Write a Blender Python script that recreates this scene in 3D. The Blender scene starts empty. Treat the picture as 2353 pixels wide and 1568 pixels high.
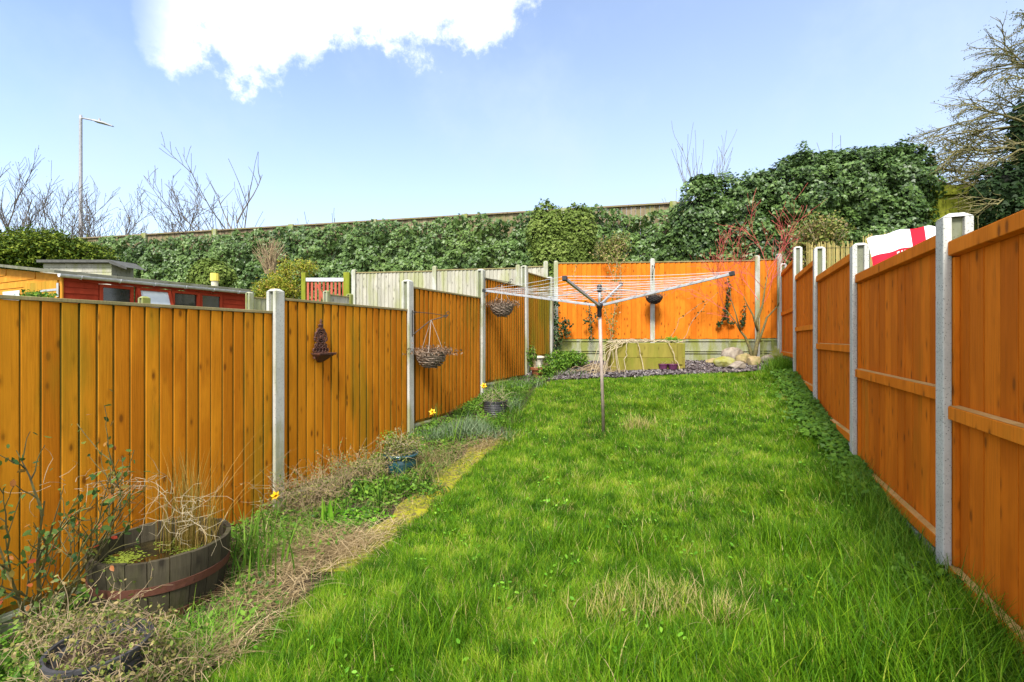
import bpy, math, random
import numpy as np
from mathutils import Vector, Matrix
random.seed(7); RS = np.random.RandomState(11)
scene = bpy.context.scene
col = scene.collection
R = math.radians

# ------------------------------------------------------------------ camera, sky, sun, exposure
H = 1.6                                    # eye height above the datum
F = 1100.0                                 # focal length in picture units 2353 wide
cam_d = bpy.data.cameras.new('camera'); cam = bpy.data.objects.new('camera', cam_d); col.objects.link(cam)
cam.location = (0, 0, H); cam.rotation_euler = (R(90), 0, 0)
cam_d.sensor_width = 36; cam_d.lens = F/2353*36; cam_d.shift_y = -0.0017
cam_d.clip_start = 0.05; cam_d.clip_end = 2000
scene.camera = cam
SUN_EL, SUN_AZ = R(50), R(194)             # azimuth clockwise from +Y
wd = bpy.data.worlds.new('World'); scene.world = wd; wd.use_nodes = True
SKY_STRENGTH = 0.15
SUN_STRENGTH = 2.8
scene.view_settings.view_transform = 'Standard'; scene.view_settings.look = 'None'
scene.view_settings.exposure = 1.38; scene.view_settings.gamma = 1

class NT:
    """small helper round a node tree"""
    def __init__(s, nt): s.t = nt; nt.nodes.clear()
    def n(s, kind, **kw):
        x = s.t.nodes.new(kind)
        for k, v in kw.items(): setattr(x, k, v)
        return x
    def link(s, a, b): s.t.links.new(a, b)
    def _in(s, sock, v):
        if v is None: return
        if isinstance(v, bpy.types.NodeSocket): s.link(v, sock)
        else:
            if isinstance(v, (tuple, list)) and len(v) == 3 and sock.type == 'RGBA': v = (*v, 1)
            sock.default_value = v
    def math(s, op, a, b=None, c=None, clamp=False):
        x = s.n('ShaderNodeMath', operation=op, use_clamp=clamp)
        s._in(x.inputs[0], a); s._in(x.inputs[1], b); s._in(x.inputs[2], c)
        return x.outputs[0]
    def mix(s, f, a, b, blend='MIX'):
        x = s.n('ShaderNodeMix', data_type='RGBA', blend_type=blend)
        s._in(x.inputs[0], f); s._in(x.inputs[6], a); s._in(x.inputs[7], b)
        return x.outputs[2]
    def smooth(s, v, lo, hi, a=0.0, b=1.0):
        x = s.n('ShaderNodeMapRange', interpolation_type='SMOOTHSTEP')
        s._in(x.inputs[0], v); x.inputs[1].default_value = lo; x.inputs[2].default_value = hi
        x.inputs[3].default_value = a; x.inputs[4].default_value = b
        return x.outputs[0]
    def noise(s, vec, scale, detail=3, rough=.55):
        x = s.n('ShaderNodeTexNoise'); s._in(x.inputs['Vector'], vec)
        x.inputs['Scale'].default_value = scale; x.inputs['Detail'].default_value = detail
        x.inputs['Roughness'].default_value = rough
        return x.outputs['Fac']
    def voro(s, vec, scale):
        x = s.n('ShaderNodeTexVoronoi'); s._in(x.inputs['Vector'], vec); x.inputs['Scale'].default_value = scale
        return x
    def scl(s, vec, v):
        x = s.n('ShaderNodeVectorMath', operation='MULTIPLY'); s._in(x.inputs[0], vec); x.inputs[1].default_value = v
        return x.outputs[0]
    def ramp(s, f, stops):
        x = s.n('ShaderNodeValToRGB'); e = x.color_ramp.elements
        while len(e) < len(stops): e.new(.5)
        for el, (p, c) in zip(e, stops): el.position = p; el.color = (*c, 1)
        s._in(x.inputs[0], f); return x.outputs[0]

# --- the sky: physical sky, whitened a little by thin haze, and a bank of cloud high on the left
w = NT(wd.node_tree)
sky = w.n('ShaderNodeTexSky', sky_type='NISHITA', sun_disc=False, sun_elevation=SUN_EL, sun_rotation=SUN_AZ)
sky.air_density = 1.0; sky.dust_density = 0.6; sky.ozone_density = 1.6
tc = w.n('ShaderNodeTexCoord'); sep = w.n('ShaderNodeSeparateXYZ'); w.link(tc.outputs['Generated'], sep.inputs[0])
yy = w.math('MAXIMUM', sep.outputs[1], .05)
a_ = w.math('DIVIDE', sep.outputs[0], yy); b_ = w.math('DIVIDE', sep.outputs[2], yy)
fc = w.n('ShaderNodeFloatCurve')
pts = [(-1.6,.60),(-1.0,.80),(-.82,.74),(-.77,.565),(-.70,.535),(-.64,.575),(-.58,.545),(-.49,.52),(-.46,.55),(-.42,.585),(-.37,.61),(-.30,.612),(-.215,.572),(-.12,.60),(-.03,.61),(.02,.66),(.09,.72),(.3,.80),(.8,1.0),(1.6,1.0)]
cv = fc.mapping.curves[0]
for i, (x, y) in enumerate(pts):
    X = (x+1.6)/3.2
    if i == 0: cv.points[0].location = (X, y)
    elif i == len(pts)-1: cv.points[-1].location = (X, y)
    else: cv.points.new(X, y)
fc.mapping.update()
w.link(w.math('DIVIDE', w.math('ADD', a_, 1.6), 3.2, clamp=True), fc.inputs['Value'])
n1 = w.noise(tc.outputs['Generated'], 11, 12, .66); n2 = w.noise(tc.outputs['Generated'], 3.3, 6, .6)
edge = w.math('SUBTRACT', w.math('ADD', b_, w.math('MULTIPLY', w.math('SUBTRACT', n1, .5), .34)), fc.outputs[0])
cl = w.smooth(edge, -.005, .075)
thin = w.smooth(w.math('ADD', n2, w.math('MULTIPLY', n1, .35)), .56, .80, .6, 1.0)
fadel = w.smooth(a_, -.83, -.62)
cloud = w.math('MULTIPLY', w.math('MULTIPLY', cl, thin), fadel)
cloud = w.math('MAXIMUM', w.math('MULTIPLY', cloud, w.smooth(b_, .9, 1.4, 1.0, .35)), w.smooth(b_, 1.0, 2.2, 0, .45))  # adds unseen cloud overhead and behind the camera as fill for the fences
skyc = w.mix(1.0, sky.outputs[0], (.95, .87, .86), 'MULTIPLY')
hz = w.math('ADD', w.smooth(a_, -.9, 1.2, 0, .30), w.smooth(b_, .0, .75, .40, .0))
hz = w.math('ADD', hz, w.smooth(n2, .42, .75, 0, .30), clamp=True)
skyc = w.mix(hz, skyc, (2.05, 2.45, 3.0))
skyc = w.mix(cloud, skyc, (4.9, 4.95, 5.0))
bg = w.n('ShaderNodeBackground'); w.link(skyc, bg.inputs[0]); bg.inputs[1].default_value = SKY_STRENGTH
wo = w.n('ShaderNodeOutputWorld'); w.link(bg.outputs[0], wo.inputs[0])
sl = bpy.data.lights.new('sun', 'SUN'); so = bpy.data.objects.new('sun', sl); col.objects.link(so)
sl.energy = SUN_STRENGTH; sl.angle = R(15); sl.color = (1.0, .95, .87)
sdir = Vector((math.sin(SUN_AZ)*math.cos(SUN_EL), math.cos(SUN_AZ)*math.cos(SUN_EL), math.sin(SUN_EL)))
so.rotation_euler = sdir.to_track_quat('Z', 'Y').to_euler(); so.location = (0, -4, 12)

# ------------------------------------------------------------------ where the ground lies
GLk = ([-3,0,2.8,4.4,5.3,6.2,7.9,9.6,11,14,18],[-1.9,-1.86,-1.74,-1.6,-1.47,-1.28,-.95,-.70,-.52,-.42,-.4])
GRk = ([-3,0,2.6,4.45,6.3,8.2,10.2,14,18],[-1.64,-1.50,-1.37,-1.16,-.89,-.62,-.52,-.42,-.4])
TL, TR = .4855, .4418
def xL(Y): return -2.199+(np.asarray(Y)-4.447)*TL
def xR(Y): return 2.42+(np.asarray(Y)-2.62)*TR
def G(X, Y):
    X = np.asarray(X, float); Y = np.asarray(Y, float)
    s = np.clip((X-xL(Y))/np.maximum(xR(Y)-xL(Y), .5), 0, 1)
    g = (1-s)*np.interp(Y, *GLk)+s*np.interp(Y, *GRk)
    bump = .016*np.sin(X*2.1+1.3*np.sin(Y*1.1))*np.sin(Y*1.7+.6)+.008*np.sin(X*5.3+Y*2)*np.sin(Y*4.7-X)
    return g+H+bump*np.clip((13-Y)/4, 0, 1)
def GP(u, v):
    """the ground point seen at picture position u, v"""
    lo, hi = .5, 30.
    for _ in range(40):
        m = (lo+hi)/2
        if H+(780-v)/F*m > float(G((u-1176)/F*m, m)): lo = m
        else: hi = m
    X = (u-1176)/F*lo
    return Vector((X, lo, float(G(X, lo))))
def AT(u, v, Y): return Vector(((u-1176)/F*Y, Y, H+(780-v)/F*Y))

# ------------------------------------------------------------------ mesh helpers
def tag(o, label=None, cat=None, group=None, kind=None):
    if label: o['label'] = label
    if cat: o['category'] = cat
    if group: o['group'] = group
    if kind: o['kind'] = kind
    return o
def empty(name, loc, rz=0, label=None, cat=None, group=None):
    o = bpy.data.objects.new(name, None); col.objects.link(o); o.location = loc; o.rotation_euler = (0, 0, rz)
    o.empty_display_size = .1
    return tag(o, label, cat, group)
class MB:
    def __init__(s): s.v = []; s.f = []; s.mi = []; s.r = []; s.n = 0; s.extra = []
    def add(s, vs, fs, rnd=.5, mi=0):
        b = s.n; vs = [tuple(p) for p in vs]
        s.v += vs; s.n += len(vs); s.f += [tuple(b+i for i in f) for f in fs]; s.mi += [mi]*len(fs); s.r += [rnd]*len(vs)
    def box(s, x0, x1, y0, y1, z0, z1, rnd=.5, mi=0):
        s.add([(x0,y0,z0),(x1,y0,z0),(x1,y1,z0),(x0,y1,z0),(x0,y0,z1),(x1,y0,z1),(x1,y1,z1),(x0,y1,z1)],
              [(0,3,2,1),(4,5,6,7),(0,1,5,4),(1,2,6,5),(2,3,7,6),(3,0,4,7)], rnd, mi)
    def prism(s, poly, z0, z1, rnd=.5, mi=0, caps=True, mis=None):
        n = len(poly); vs = [(x,y,z0) for x,y in poly]+[(x,y,z1) for x,y in poly]
        for i in range(n):
            pass
        fs = [(i,(i+1)%n,n+(i+1)%n,n+i) for i in range(n)]
        m = [mi if not mis else mis[i] for i in range(n)]
        if caps: fs += [tuple(range(n))[::-1], tuple(range(n,2*n))]; m += [mi, mi]
        b = s.n; s.v += vs; s.n += len(vs); s.f += [tuple(b+i for i in f) for f in fs]; s.mi += m; s.r += [rnd]*len(vs)
    def tube(s, pts, rad, sides=6, rnd=.5, mi=0, cap=True):
        pts = [Vector(p) for p in pts]; n = len(pts)
        if not hasattr(rad, '__len__'): rad = [rad]*n
        ref = None; vs = []
        for i, p in enumerate(pts):
            t = (pts[min(i+1, n-1)]-pts[max(i-1, 0)])
            if t.length < 1e-9: t = Vector((0,0,1))
            t.normalize()
            if ref is None: ref = t.orthogonal().normalized()
            else:
                ref = ref-t*ref.dot(t)
                ref = ref.normalized() if ref.length > 1e-6 else t.orthogonal().normalized()
            b = t.cross(ref)
            for k in range(sides):
                a = 2*math.pi*k/sides
                vs.append(p+(ref*math.cos(a)+b*math.sin(a))*rad[i])
        fs = [(i*sides+k, i*sides+(k+1)%sides, (i+1)*sides+(k+1)%sides, (i+1)*sides+k) for i in range(n-1) for k in range(sides)]
        if cap and sides > 2: fs += [tuple(range(sides))[::-1], tuple((n-1)*sides+k for k in range(sides))]
        s.add(vs, fs, rnd, mi)
    def lathe(s, prof, n=32, c=(0,0,0), rnd=.5, mi=0, wob=0):
        vs = []; m = len(prof)
        for k in range(n):
            a = 2*math.pi*k/n
            for (r, z) in prof:
                rr = r*(1+wob*math.sin(3*a+z*20)); vs.append((c[0]+rr*math.cos(a), c[1]+rr*math.sin(a), c[2]+z))
        fs = [(k*m+j, ((k+1)%n)*m+j, ((k+1)%n)*m+j+1, k*m+j+1) for k in range(n) for j in range(m-1)]
        s.add(vs, fs, rnd, mi)
    def np_add(s, V, Fa, rn):
        s.extra.append((V, Fa, rn))
    def build(s, name, mats, parent=None, smooth=False, bevel=0, loc=None, rz=0):
        me = bpy.data.meshes.new(name)
        if not isinstance(mats, (list, tuple)): mats = [mats]
        for m in mats: me.materials.append(m)
        if s.extra:                                       # big numpy meshes of equal-sided faces
            if s.f:
                V = np.array(s.v, float)
                quads = [f if len(f) == 4 else None for f in s.f]
                q = np.array([f for f in s.f if len(f) == 4], int)
                s.extra.insert(0, (V, q, np.array(s.r)))
            vs = []; fs = []; rs = []; b = 0
            for V, Fa, rn in s.extra: vs.append(V); fs.append(Fa+b); rs.append(rn); b += len(V)
            V = np.concatenate(vs).astype(np.float32); rn = np.concatenate(rs).astype(np.float32)
            lens = np.concatenate([np.full(len(f), f.shape[1]) for f in fs]); flat = np.concatenate([f.ravel() for f in fs])
            me.vertices.add(len(V)); me.vertices.foreach_set('co', V.ravel())
            me.loops.add(len(flat)); me.loops.foreach_set('vertex_index', flat.astype(np.int32))
            me.polygons.add(len(lens)); st = np.concatenate([[0], np.cumsum(lens)[:-1]])
            me.polygons.foreach_set('loop_start', st.astype(np.int32))
            try: me.polygons.foreach_set('loop_total', lens.astype(np.int32))
            except Exception: pass
            me.update(calc_edges=True)
        else:
            me.from_pydata(s.v, [], s.f); rn = np.array(s.r, np.float32)
            if len(mats) > 1: me.polygons.foreach_set('material_index', np.array(s.mi, np.int32))
            me.update()
        at = me.attributes.new('rnd', 'FLOAT', 'POINT'); at.data.foreach_set('value', rn)
        if smooth: me.polygons.foreach_set('use_smooth', np.ones(len(me.polygons), bool))
        o = bpy.data.objects.new(name, me); col.objects.link(o)
        if parent: o.parent = parent
        if loc is not None: o.location = loc
        o.rotation_euler = (0, 0, rz)
        if bevel:
            b = o.modifiers.new('bevel', 'BEVEL'); b.width = bevel; b.segments = 2; b.limit_method = 'ANGLE'
        return o

def blades(P, L, a0, a1, W, head=None, segs=3, rn=None, twist=None):
    """curved blades: P (n,3) bases, L lengths, a0/a1 angle off vertical at foot/tip, W width"""
    n = len(P); P = np.asarray(P, float)
    L = np.broadcast_to(L, n); a0 = np.broadcast_to(a0, n); a1 = np.broadcast_to(a1, n); W = np.broadcast_to(W, n)
    if head is None: head = RS.rand(n)*2*np.pi
    tw = RS.rand(n)*np.pi if twist is None else np.broadcast_to(twist, n)
    hx, hy = np.cos(head), np.sin(head)
    side = np.stack([-hy*np.cos(tw)+hx*np.sin(tw)*.6, hx*np.cos(tw)+hy*np.sin(tw)*.6, np.zeros(n)], 1)
    pos = P.copy(); V = []
    for i in range(segs+1):
        t = i/segs; wd_ = W*(1-t**1.6)*.5 if i < segs else W*.04
        V.append(pos-side*wd_[:, None]); V.append(pos+side*wd_[:, None])
        a = a0+(a1-a0)*(t+.5/segs); st = L/segs
        pos = pos+np.stack([np.sin(a)*hx*st, np.sin(a)*hy*st, np.cos(a)*st], 1)
    k = 2*(segs+1); V = np.stack(V, 1).reshape(-1, 3)
    base = (np.arange(n)*k)[:, None]
    Fa = np.concatenate([base+np.array([2*i, 2*i+1, 2*i+3, 2*i+2])[None] for i in range(segs)])
    if rn is None: rn = RS.rand(n)
    return V, Fa, np.repeat(rn, k)

LEAF_IVY = (np.array([(0,0,0),(.42,.12,.06),(.5,.42,.02),(.22,.55,.05),(0,1.0,-.08),(-.22,.55,.05),(-.5,.42,.02),(-.42,.12,.06),(0,.45,0)]),
            np.array([(0,1,2,8),(8,2,3,4),(8,4,5,6),(0,8,6,7)]))
LEAF_OVAL = (np.array([(0,0,0),(.26,.35,.05),(.2,.75,.03),(0,1,-.06),(-.2,.75,.03),(-.26,.35,.05),(0,.4,-.02),(0,.78,-.03)]),
             np.array([(0,1,6,5),(6,1,2,7),(5,6,7,4),(7,2,3,4)]))
def leaves(P, Nn, S, tmpl=LEAF_OVAL, rn=None, down=.5):
    """leaf blades at P facing Nn, tips hanging towards the ground by `down`"""
    P = np.asarray(P, float); n = len(P); S = np.broadcast_to(S, n)
    Z = Nn/np.maximum(np.linalg.norm(Nn, axis=1, keepdims=True), 1e-6)
    Y = RS.randn(n, 3); Y[:, 2] -= down*2.2
    Y -= Z*(Y*Z).sum(1, keepdims=True); Y /= np.maximum(np.linalg.norm(Y, axis=1, keepdims=True), 1e-6)
    X = np.cross(Y, Z)
    T, Fc = tmpl; k = len(T)
    V = (P[:, None]+S[:, None, None]*(T[None,:,0:1]*X[:, None]+T[None,:,1:2]*Y[:, None]+T[None,:,2:3]*Z[:, None])).reshape(-1, 3)
    Fa = (np.arange(n)*k)[:, None, None]+Fc[None]
    if rn is None: rn = RS.rand(n)
    return V, Fa.reshape(-1, 4), np.repeat(rn, k)
def vnoise(x, y, s=1.0, seed=0):
    x = x*s; y = y*s; r = 0
    for i in range(6):
        a = seed*1.7+i*2.399; f = 1+.37*i
        r = r+np.sin((x*math.cos(a)+y*math.sin(a))*f*2.1+i*1.9+seed+1.3*np.sin((y*math.cos(a)-x*math.sin(a))*f*.9+i))
    return r/6

# ------------------------------------------------------------------ materials
MAT = {}
def newmat(name):
    m = bpy.data.materials.new(name); m.use_nodes = True; MAT[name] = m
    return m, NT(m.node_tree)
def finish(nt, colr, rough=.7, bump=None, bs=.3, metal=0, spec=.4, bd=.01):
    p = nt.n('ShaderNodeBsdfPrincipled'); nt._in(p.inputs['Base Color'], colr); nt._in(p.inputs['Roughness'], rough)
    p.inputs['Metallic'].default_value = metal; p.inputs['Specular IOR Level'].default_value = spec
    if bump is not None:
        b = nt.n('ShaderNodeBump'); b.inputs['Strength'].default_value = bs; b.inputs['Distance'].default_value = bd
        nt._in(b.inputs['Height'], bump); nt.link(b.outputs[0], p.inputs['Normal'])
    o = nt.n('ShaderNodeOutputMaterial'); nt.link(p.outputs[0], o.inputs[0]); return p
def coords(nt):
    t = nt.n('ShaderNodeTexCoord'); oi = nt.n('ShaderNodeObjectInfo')
    v = nt.n('ShaderNodeVectorMath', operation='ADD'); nt.link(t.outputs['Object'], v.inputs[0])
    s = nt.n('ShaderNodeVectorMath', operation='SCALE'); s.inputs[0].default_value = (37, 13, 21); nt.link(oi.outputs['Random'], s.inputs['Scale'])
    nt.link(s.outputs[0], v.inputs[1]); return v.outputs[0], oi.outputs['Random'], t.outputs['Object']
def attr(nt): return nt.n('ShaderNodeAttribute', attribute_name='rnd').outputs['Fac']

def wood(name, c1, c2, algae=.3, green=(.10,.12,.012), knots=True, dark=(.10,.035,.008), edge=.0):
    m, nt = newmat(name); v, rn, ob = coords(nt); a = attr(nt)
    # shift every board's grain by its own number
    sh = nt.n('ShaderNodeCombineXYZ'); nt.link(nt.math('MULTIPLY', a, 31.0), sh.inputs[2]); nt.link(nt.math('MULTIPLY', a, 11.0), sh.inputs[1])
    vv = nt.n('ShaderNodeVectorMath', operation='ADD'); nt.link(v, vv.inputs[0]); nt.link(sh.outputs[0], vv.inputs[1]); vv = vv.outputs[0]
    grain = nt.noise(nt.scl(vv, (60, 60, 2.2)), 1.6, 4, .6)
    blot = nt.noise(nt.scl(vv, (3.5, 3.5, 1.1)), 1.5, 3)
    c = nt.mix(a, c1, c2)
    c = nt.mix(nt.smooth(grain, .38, .75, 0, .42), c, tuple(x*.6 for x in c1))
    c = nt.mix(nt.smooth(blot, .45, .7, 0, .45), c, tuple(min(1, x*1.25) for x in c2))
    c = nt.mix(nt.smooth(nt.noise(nt.scl(vv, (9, 9, 1.3)), 1.2, 5, .7), .58, .76, 0, .38), c, dark)
    if knots:
        vo = nt.voro(nt.scl(vv, (15, 15, 6.5)), 1.0)
        k = nt.smooth(vo.outputs['Distance'], .12, .24, 1, 0)
        vo2 = nt.n('ShaderNodeSeparateColor'); nt.link(vo.outputs['Color'], vo2.inputs[0])
        k = nt.math('MULTIPLY', k, nt.smooth(vo2.outputs[0], .55, .75))
        c = nt.mix(nt.math('MULTIPLY', k, .85), c, dark)
        c = nt.mix(nt.math('MULTIPLY', nt.smooth(vo.outputs['Distance'], .18, .42, .4, 0), nt.smooth(vo2.outputs[0], .55, .75)), c, tuple(x*.6 for x in c1))
    al = nt.noise(nt.scl(v, (2.6, 2.6, .55)), 1.3, 4, .6)
    al = nt.math('ADD', al, nt.math('MULTIPLY', nt.math('SUBTRACT', a, .5), .10))
    am = nt.smooth(al, .60-.22*algae, .80-.22*algae, 0, min(1, .35+algae*.55))
    c = nt.mix(am, c, green)
    finish(nt, c, .8, grain, .45, spec=.10, bd=.004); return m
AMB1, AMB2 = (.58,.180,.008), (.74,.285,.014)
wood('fence_wood_amber', AMB1, AMB2, .34, (.30,.21,.012))
wood('fence_wood_orange', (.58,.17,.008), (.68,.235,.014), .26, (.20,.17,.012))
wood('fence_wood_olive', (.44,.19,.010), (.48,.24,.014), .9, (.30,.24,.012), knots=False)
wood('fence_wood_vivid', (.55,.135,.008), (.64,.185,.013), .22, (.22,.16,.012))
wood('fence_wood_russet', (.47,.108,.004), (.63,.165,.008), .06, (.20,.12,.008), dark=(.16,.05,.007))
wood('fence_wood_rail', (.60,.155,.007), (.68,.205,.014), .1, (.26,.16,.02))
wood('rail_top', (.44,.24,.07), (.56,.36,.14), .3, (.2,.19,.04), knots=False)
wood('board_edge', (.13,.072,.007), (.20,.10,.009), .7, (.035,.042,.006), knots=False)  # also colours the lap strips: algae stain with joint shadow mixed in
wood('cap_moss', (.22,.19,.09), (.30,.24,.12), .5, (.12,.13,.03), knots=False)
wood('weathered_wood', (.32,.31,.25), (.42,.40,.33), .55, (.27,.29,.10), dark=(.09,.085,.07))
wood('algae_wood', (.17,.19,.016), (.25,.27,.03), .6, (.13,.17,.012), dark=(.05,.05,.02))
wood('bed_wood', (.18,.15,.028), (.27,.23,.045), .6, (.16,.18,.02), dark=(.09,.07,.02))
wood('shed_red', (.26,.030,.012), (.33,.042,.018), 0, (.2,.04,.02), knots=False, dark=(.16,.02,.01))
wood('shed_red_trim', (.30,.035,.015), (.36,.05,.02), 0, (.2,.04,.02), knots=False, dark=(.18,.02,.01))
wood('shed_orange', (.50,.20,.02), (.58,.26,.03), .15, (.3,.2,.03), knots=False)
wood('shed_door_wood', (.42,.21,.02), (.48,.25,.03), .5, (.25,.19,.02), knots=False)
wood('gate_red', (.34,.075,.04), (.42,.11,.07), .1, (.2,.12,.05), knots=False)
wood('barrel_wood', (.042,.036,.024), (.085,.072,.045), .4, (.08,.085,.025), dark=(.03,.025,.018))
wood('barrier_wood', (.17,.13,.08), (.25,.20,.12), .5, (.16,.17,.05))
wood('reed_wood', (.28,.23,.07), (.42,.35,.14), .3, (.16,.16,.04), knots=False)
wood('roof_felt', (.14,.14,.10), (.19,.19,.14), .6, (.09,.10,.03), knots=False)

def concrete(name, c, speck=.5, algae=.3, green=(.17,.19,.06)):
    m, nt = newmat(name); v, rn, ob = coords(nt)
    n = nt.noise(v, 7, 4); f = nt.noise(v, 60, 3)
    cc = nt.mix(nt.smooth(n, .35, .7, 0, .5), c, tuple(x*.72 for x in c))
    cc = nt.mix(nt.smooth(f, .45, .7, 0, .3), cc, tuple(x*.7 for x in c))
    vo = nt.voro(v, 85); vs = nt.n('ShaderNodeSeparateColor'); nt.link(vo.outputs['Color'], vs.inputs[0])
    sp = nt.math('MULTIPLY', nt.smooth(vo.outputs['Distance'], .16, .34, 1, 0), nt.smooth(vs.outputs[0], 1-speck, 1.02-speck))
    cc = nt.mix(nt.math('MULTIPLY', sp, .85), cc, (.05,.05,.045))
    al = nt.noise(nt.scl(v, (6, 6, 1.4)), 1.0, 4)
    cc = nt.mix(nt.smooth(al, .62-.25*algae, .85-.25*algae, 0, .85), cc, green)
    finish(nt, cc, .85, f, .4, spec=.2, bd=.003); return m
concrete('concrete_pale', (.46,.46,.41), .34, .8, (.24,.25,.11))
concrete('concrete_speckled', (.50,.50,.46), .75, .25, (.30,.33,.2))
concrete('concrete_mossy', (.31,.32,.22), .3, 1.0, (.19,.21,.03))
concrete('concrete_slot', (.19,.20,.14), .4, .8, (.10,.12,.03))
concrete('stone_cream', (.60,.56,.42), .1, .1)

def plain(name, c, rough=.5, metal=0, var=.25, scale=12, spec=.4, c2=None, bump=0):
    m, nt = newmat(name); v, rn, ob = coords(nt); n = nt.noise(v, scale, 4)
    cc = nt.mix(nt.smooth(n, .35, .68, 0, 1), c, c2 if c2 else tuple(x*(1-var) for x in c))
    finish(nt, cc, rough, n if bump else None, bump, metal, spec); return m
plain('galvanised', (.42,.43,.44), .45, .3, .2)
plain('airer_pole', (.46,.37,.31), .5, 0, .2)
plain('airer_line', (.60,.62,.62), .5)
plain('black_plastic', (.02,.02,.022), .45, 0, .3)
plain('wrought_iron', (.03,.026,.024), .55, .3, .3)
plain('rusty_cast', (.070,.032,.022), .7, .2, .4, 40, c2=(.13,.05,.03), bump=.4)
plain('rusty_hoop', (.13,.048,.026), .75, .15, .4, 30, c2=(.12,.045,.03), bump=.3)
plain('lamp_grey', (.33,.33,.34), .5, .2)
plain('gutter_grey', (.55,.56,.60), .35)
plain('white_paint', (.72,.73,.73), .5, 0, .12)
plain('glazed_teal', (.010,.085,.10), .16, 0, .4, 8, .6, c2=(.02,.05,.06))
plain('terracotta', (.33,.11,.045), .8, 0, .35, 14)
plain('purple_plastic', (.13,.035,.09), .45, 0, .3)
plain('green_plastic', (.02,.09,.045), .45, 0, .3)
plain('pot_black', (.055,.055,.06), .5, 0, .35)
plain('wicker', (.11,.075,.05), .75, 0, .5, 60, c2=(.30,.24,.18))
plain('wicker_dark', (.04,.035,.03), .75, 0, .4)
plain('rope_pale', (.42,.36,.30), .8, 0, .4, 80)
plain('soil', (.055,.038,.024), .95, 0, .5, 30, .2, bump=.8)
plain('dark_interior', (.012,.012,.011), .8)
plain('curtain_grey', (.07,.07,.06), .9, 0, .5, 5)
plain('glass_pale', (.50,.55,.58), .12, 0, .15, 4, .6)
plain('glass_dark', (.025,.03,.03), .06, 0, .5, 4, .7)
plain('bark_grey', (.16,.13,.10), .85, 0, .4, 25, bump=.5)
plain('bark_dark', (.085,.065,.05), .85, 0, .4, 25)
plain('bark_green', (.17,.15,.045), .8, 0, .4, 20, c2=(.10,.085,.04))
plain('twig_red', (.62,.12,.10), .6, 0, .3)
plain('twig_tan', (.34,.25,.14), .8, 0, .35)
plain('twig_pale', (.46,.38,.24), .8, 0, .25)
plain('stem_green', (.10,.13,.03), .6, 0, .4)
plain('yellow_cap', (.72,.60,.10), .5)
plain('petal_yellow', (.85,.55,.01), .5, 0, .12)
plain('petal_deep', (.85,.48,.008), .5, 0, .1)
plain('corrugated', (.10,.10,.09), .7, .2, .3)
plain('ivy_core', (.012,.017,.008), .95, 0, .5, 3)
plain('rock_grey', (.30,.26,.20), .85, 0, .5, 9, c2=(.17,.14,.11), bump=.8)
plain('rock_tan', (.32,.24,.12), .85, 0, .5, 9, c2=(.22,.19,.07), bump=.8)
plain('rock_mossy', (.22,.22,.03), .9, 0, .5, 7, c2=(.30,.29,.14), bump=.9)
plain('slate', (.13,.105,.11), .6, 0, .4, 20)
plain('duckweed', (.22,.28,.03), .6, 0, .3)
plain('moss', (.27,.26,.012), .95, 0, .5, 30, .2, c2=(.12,.095,.035), bump=.9)
plain('paving', (.32,.30,.20), .85, 0, .4, 9, c2=(.25,.24,.09))

def water_mat():
    m, nt = newmat('pond_water'); v, rn, ob = coords(nt)
    n = nt.noise(v, 6, 3); c = nt.mix(nt.smooth(n, .4, .65), (.012,.010,.005), (.04,.03,.010))
    finish(nt, c, .04, nt.noise(v, 14, 2), .06, spec=.6)
water_mat()
def foliage(name, stops, trans=.3, rough=.5, spec=.35, patch=0, pscale=.8, pcol=None):
    m, nt = newmat(name); a = attr(nt); c = nt.ramp(a, stops)
    if patch:
        t = nt.n('ShaderNodeTexCoord'); n = nt.noise(t.outputs['Object'], pscale, 3)
        c = nt.mix(nt.smooth(n, .48, .68, 0, patch), c, pcol)
    p = nt.n('ShaderNodeBsdfPrincipled'); nt.link(c, p.inputs['Base Color']); p.inputs['Roughness'].default_value = rough
    p.inputs['Specular IOR Level'].default_value = spec*.4
    tr = nt.n('ShaderNodeBsdfTranslucent'); c2 = nt.mix(.35, c, (1, 1, .35), 'MULTIPLY'); nt.link(c, tr.inputs[0])
    mx = nt.n('ShaderNodeMixShader'); mx.inputs[0].default_value = trans
    nt.link(p.outputs[0], mx.inputs[1]); nt.link(tr.outputs[0], mx.inputs[2])
    o = nt.n('ShaderNodeOutputMaterial'); nt.link(mx.outputs[0], o.inputs[0]); return m
foliage('lawn_blades', [(0,(.025,.085,.003)),(.35,(.085,.215,.008)),(.65,(.18,.345,.012)),(.88,(.36,.48,.03)),(.95,(.45,.40,.12)),(1,(.60,.48,.25))], .42, .45, .3)
foliage('tall_grass', [(0,(.04,.11,.006)),(.5,(.08,.20,.010)),(.9,(.16,.30,.02)),(1,(.28,.34,.05))], .35, .42)
foliage('ivy_leaf', [(0,(.014,.032,.010)),(.30,(.050,.098,.022)),(.65,(.115,.195,.046)),(.93,(.22,.32,.09)),(1,(.26,.31,.12))], .18, .42, .8, .5, .35, (.12,.18,.03))
foliage('ivy_leaf_light', [(0,(.07,.11,.02)),(.5,(.15,.21,.04)),(1,(.32,.36,.12))], .2, .5, .22)
foliage('ivy_leaf_dark', [(0,(.010,.022,.008)),(.6,(.022,.045,.012)),(1,(.06,.10,.03))], .1, .5, .22)
foliage('conifer_leaf', [(0,(.02,.045,.006)),(.5,(.08,.135,.012)),(1,(.24,.29,.03))], .25, .6)
foliage('shrub_yellow', [(0,(.12,.17,.012)),(.5,(.26,.30,.03)),(.85,(.42,.38,.05)),(1,(.40,.20,.05))], .3, .55)
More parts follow.
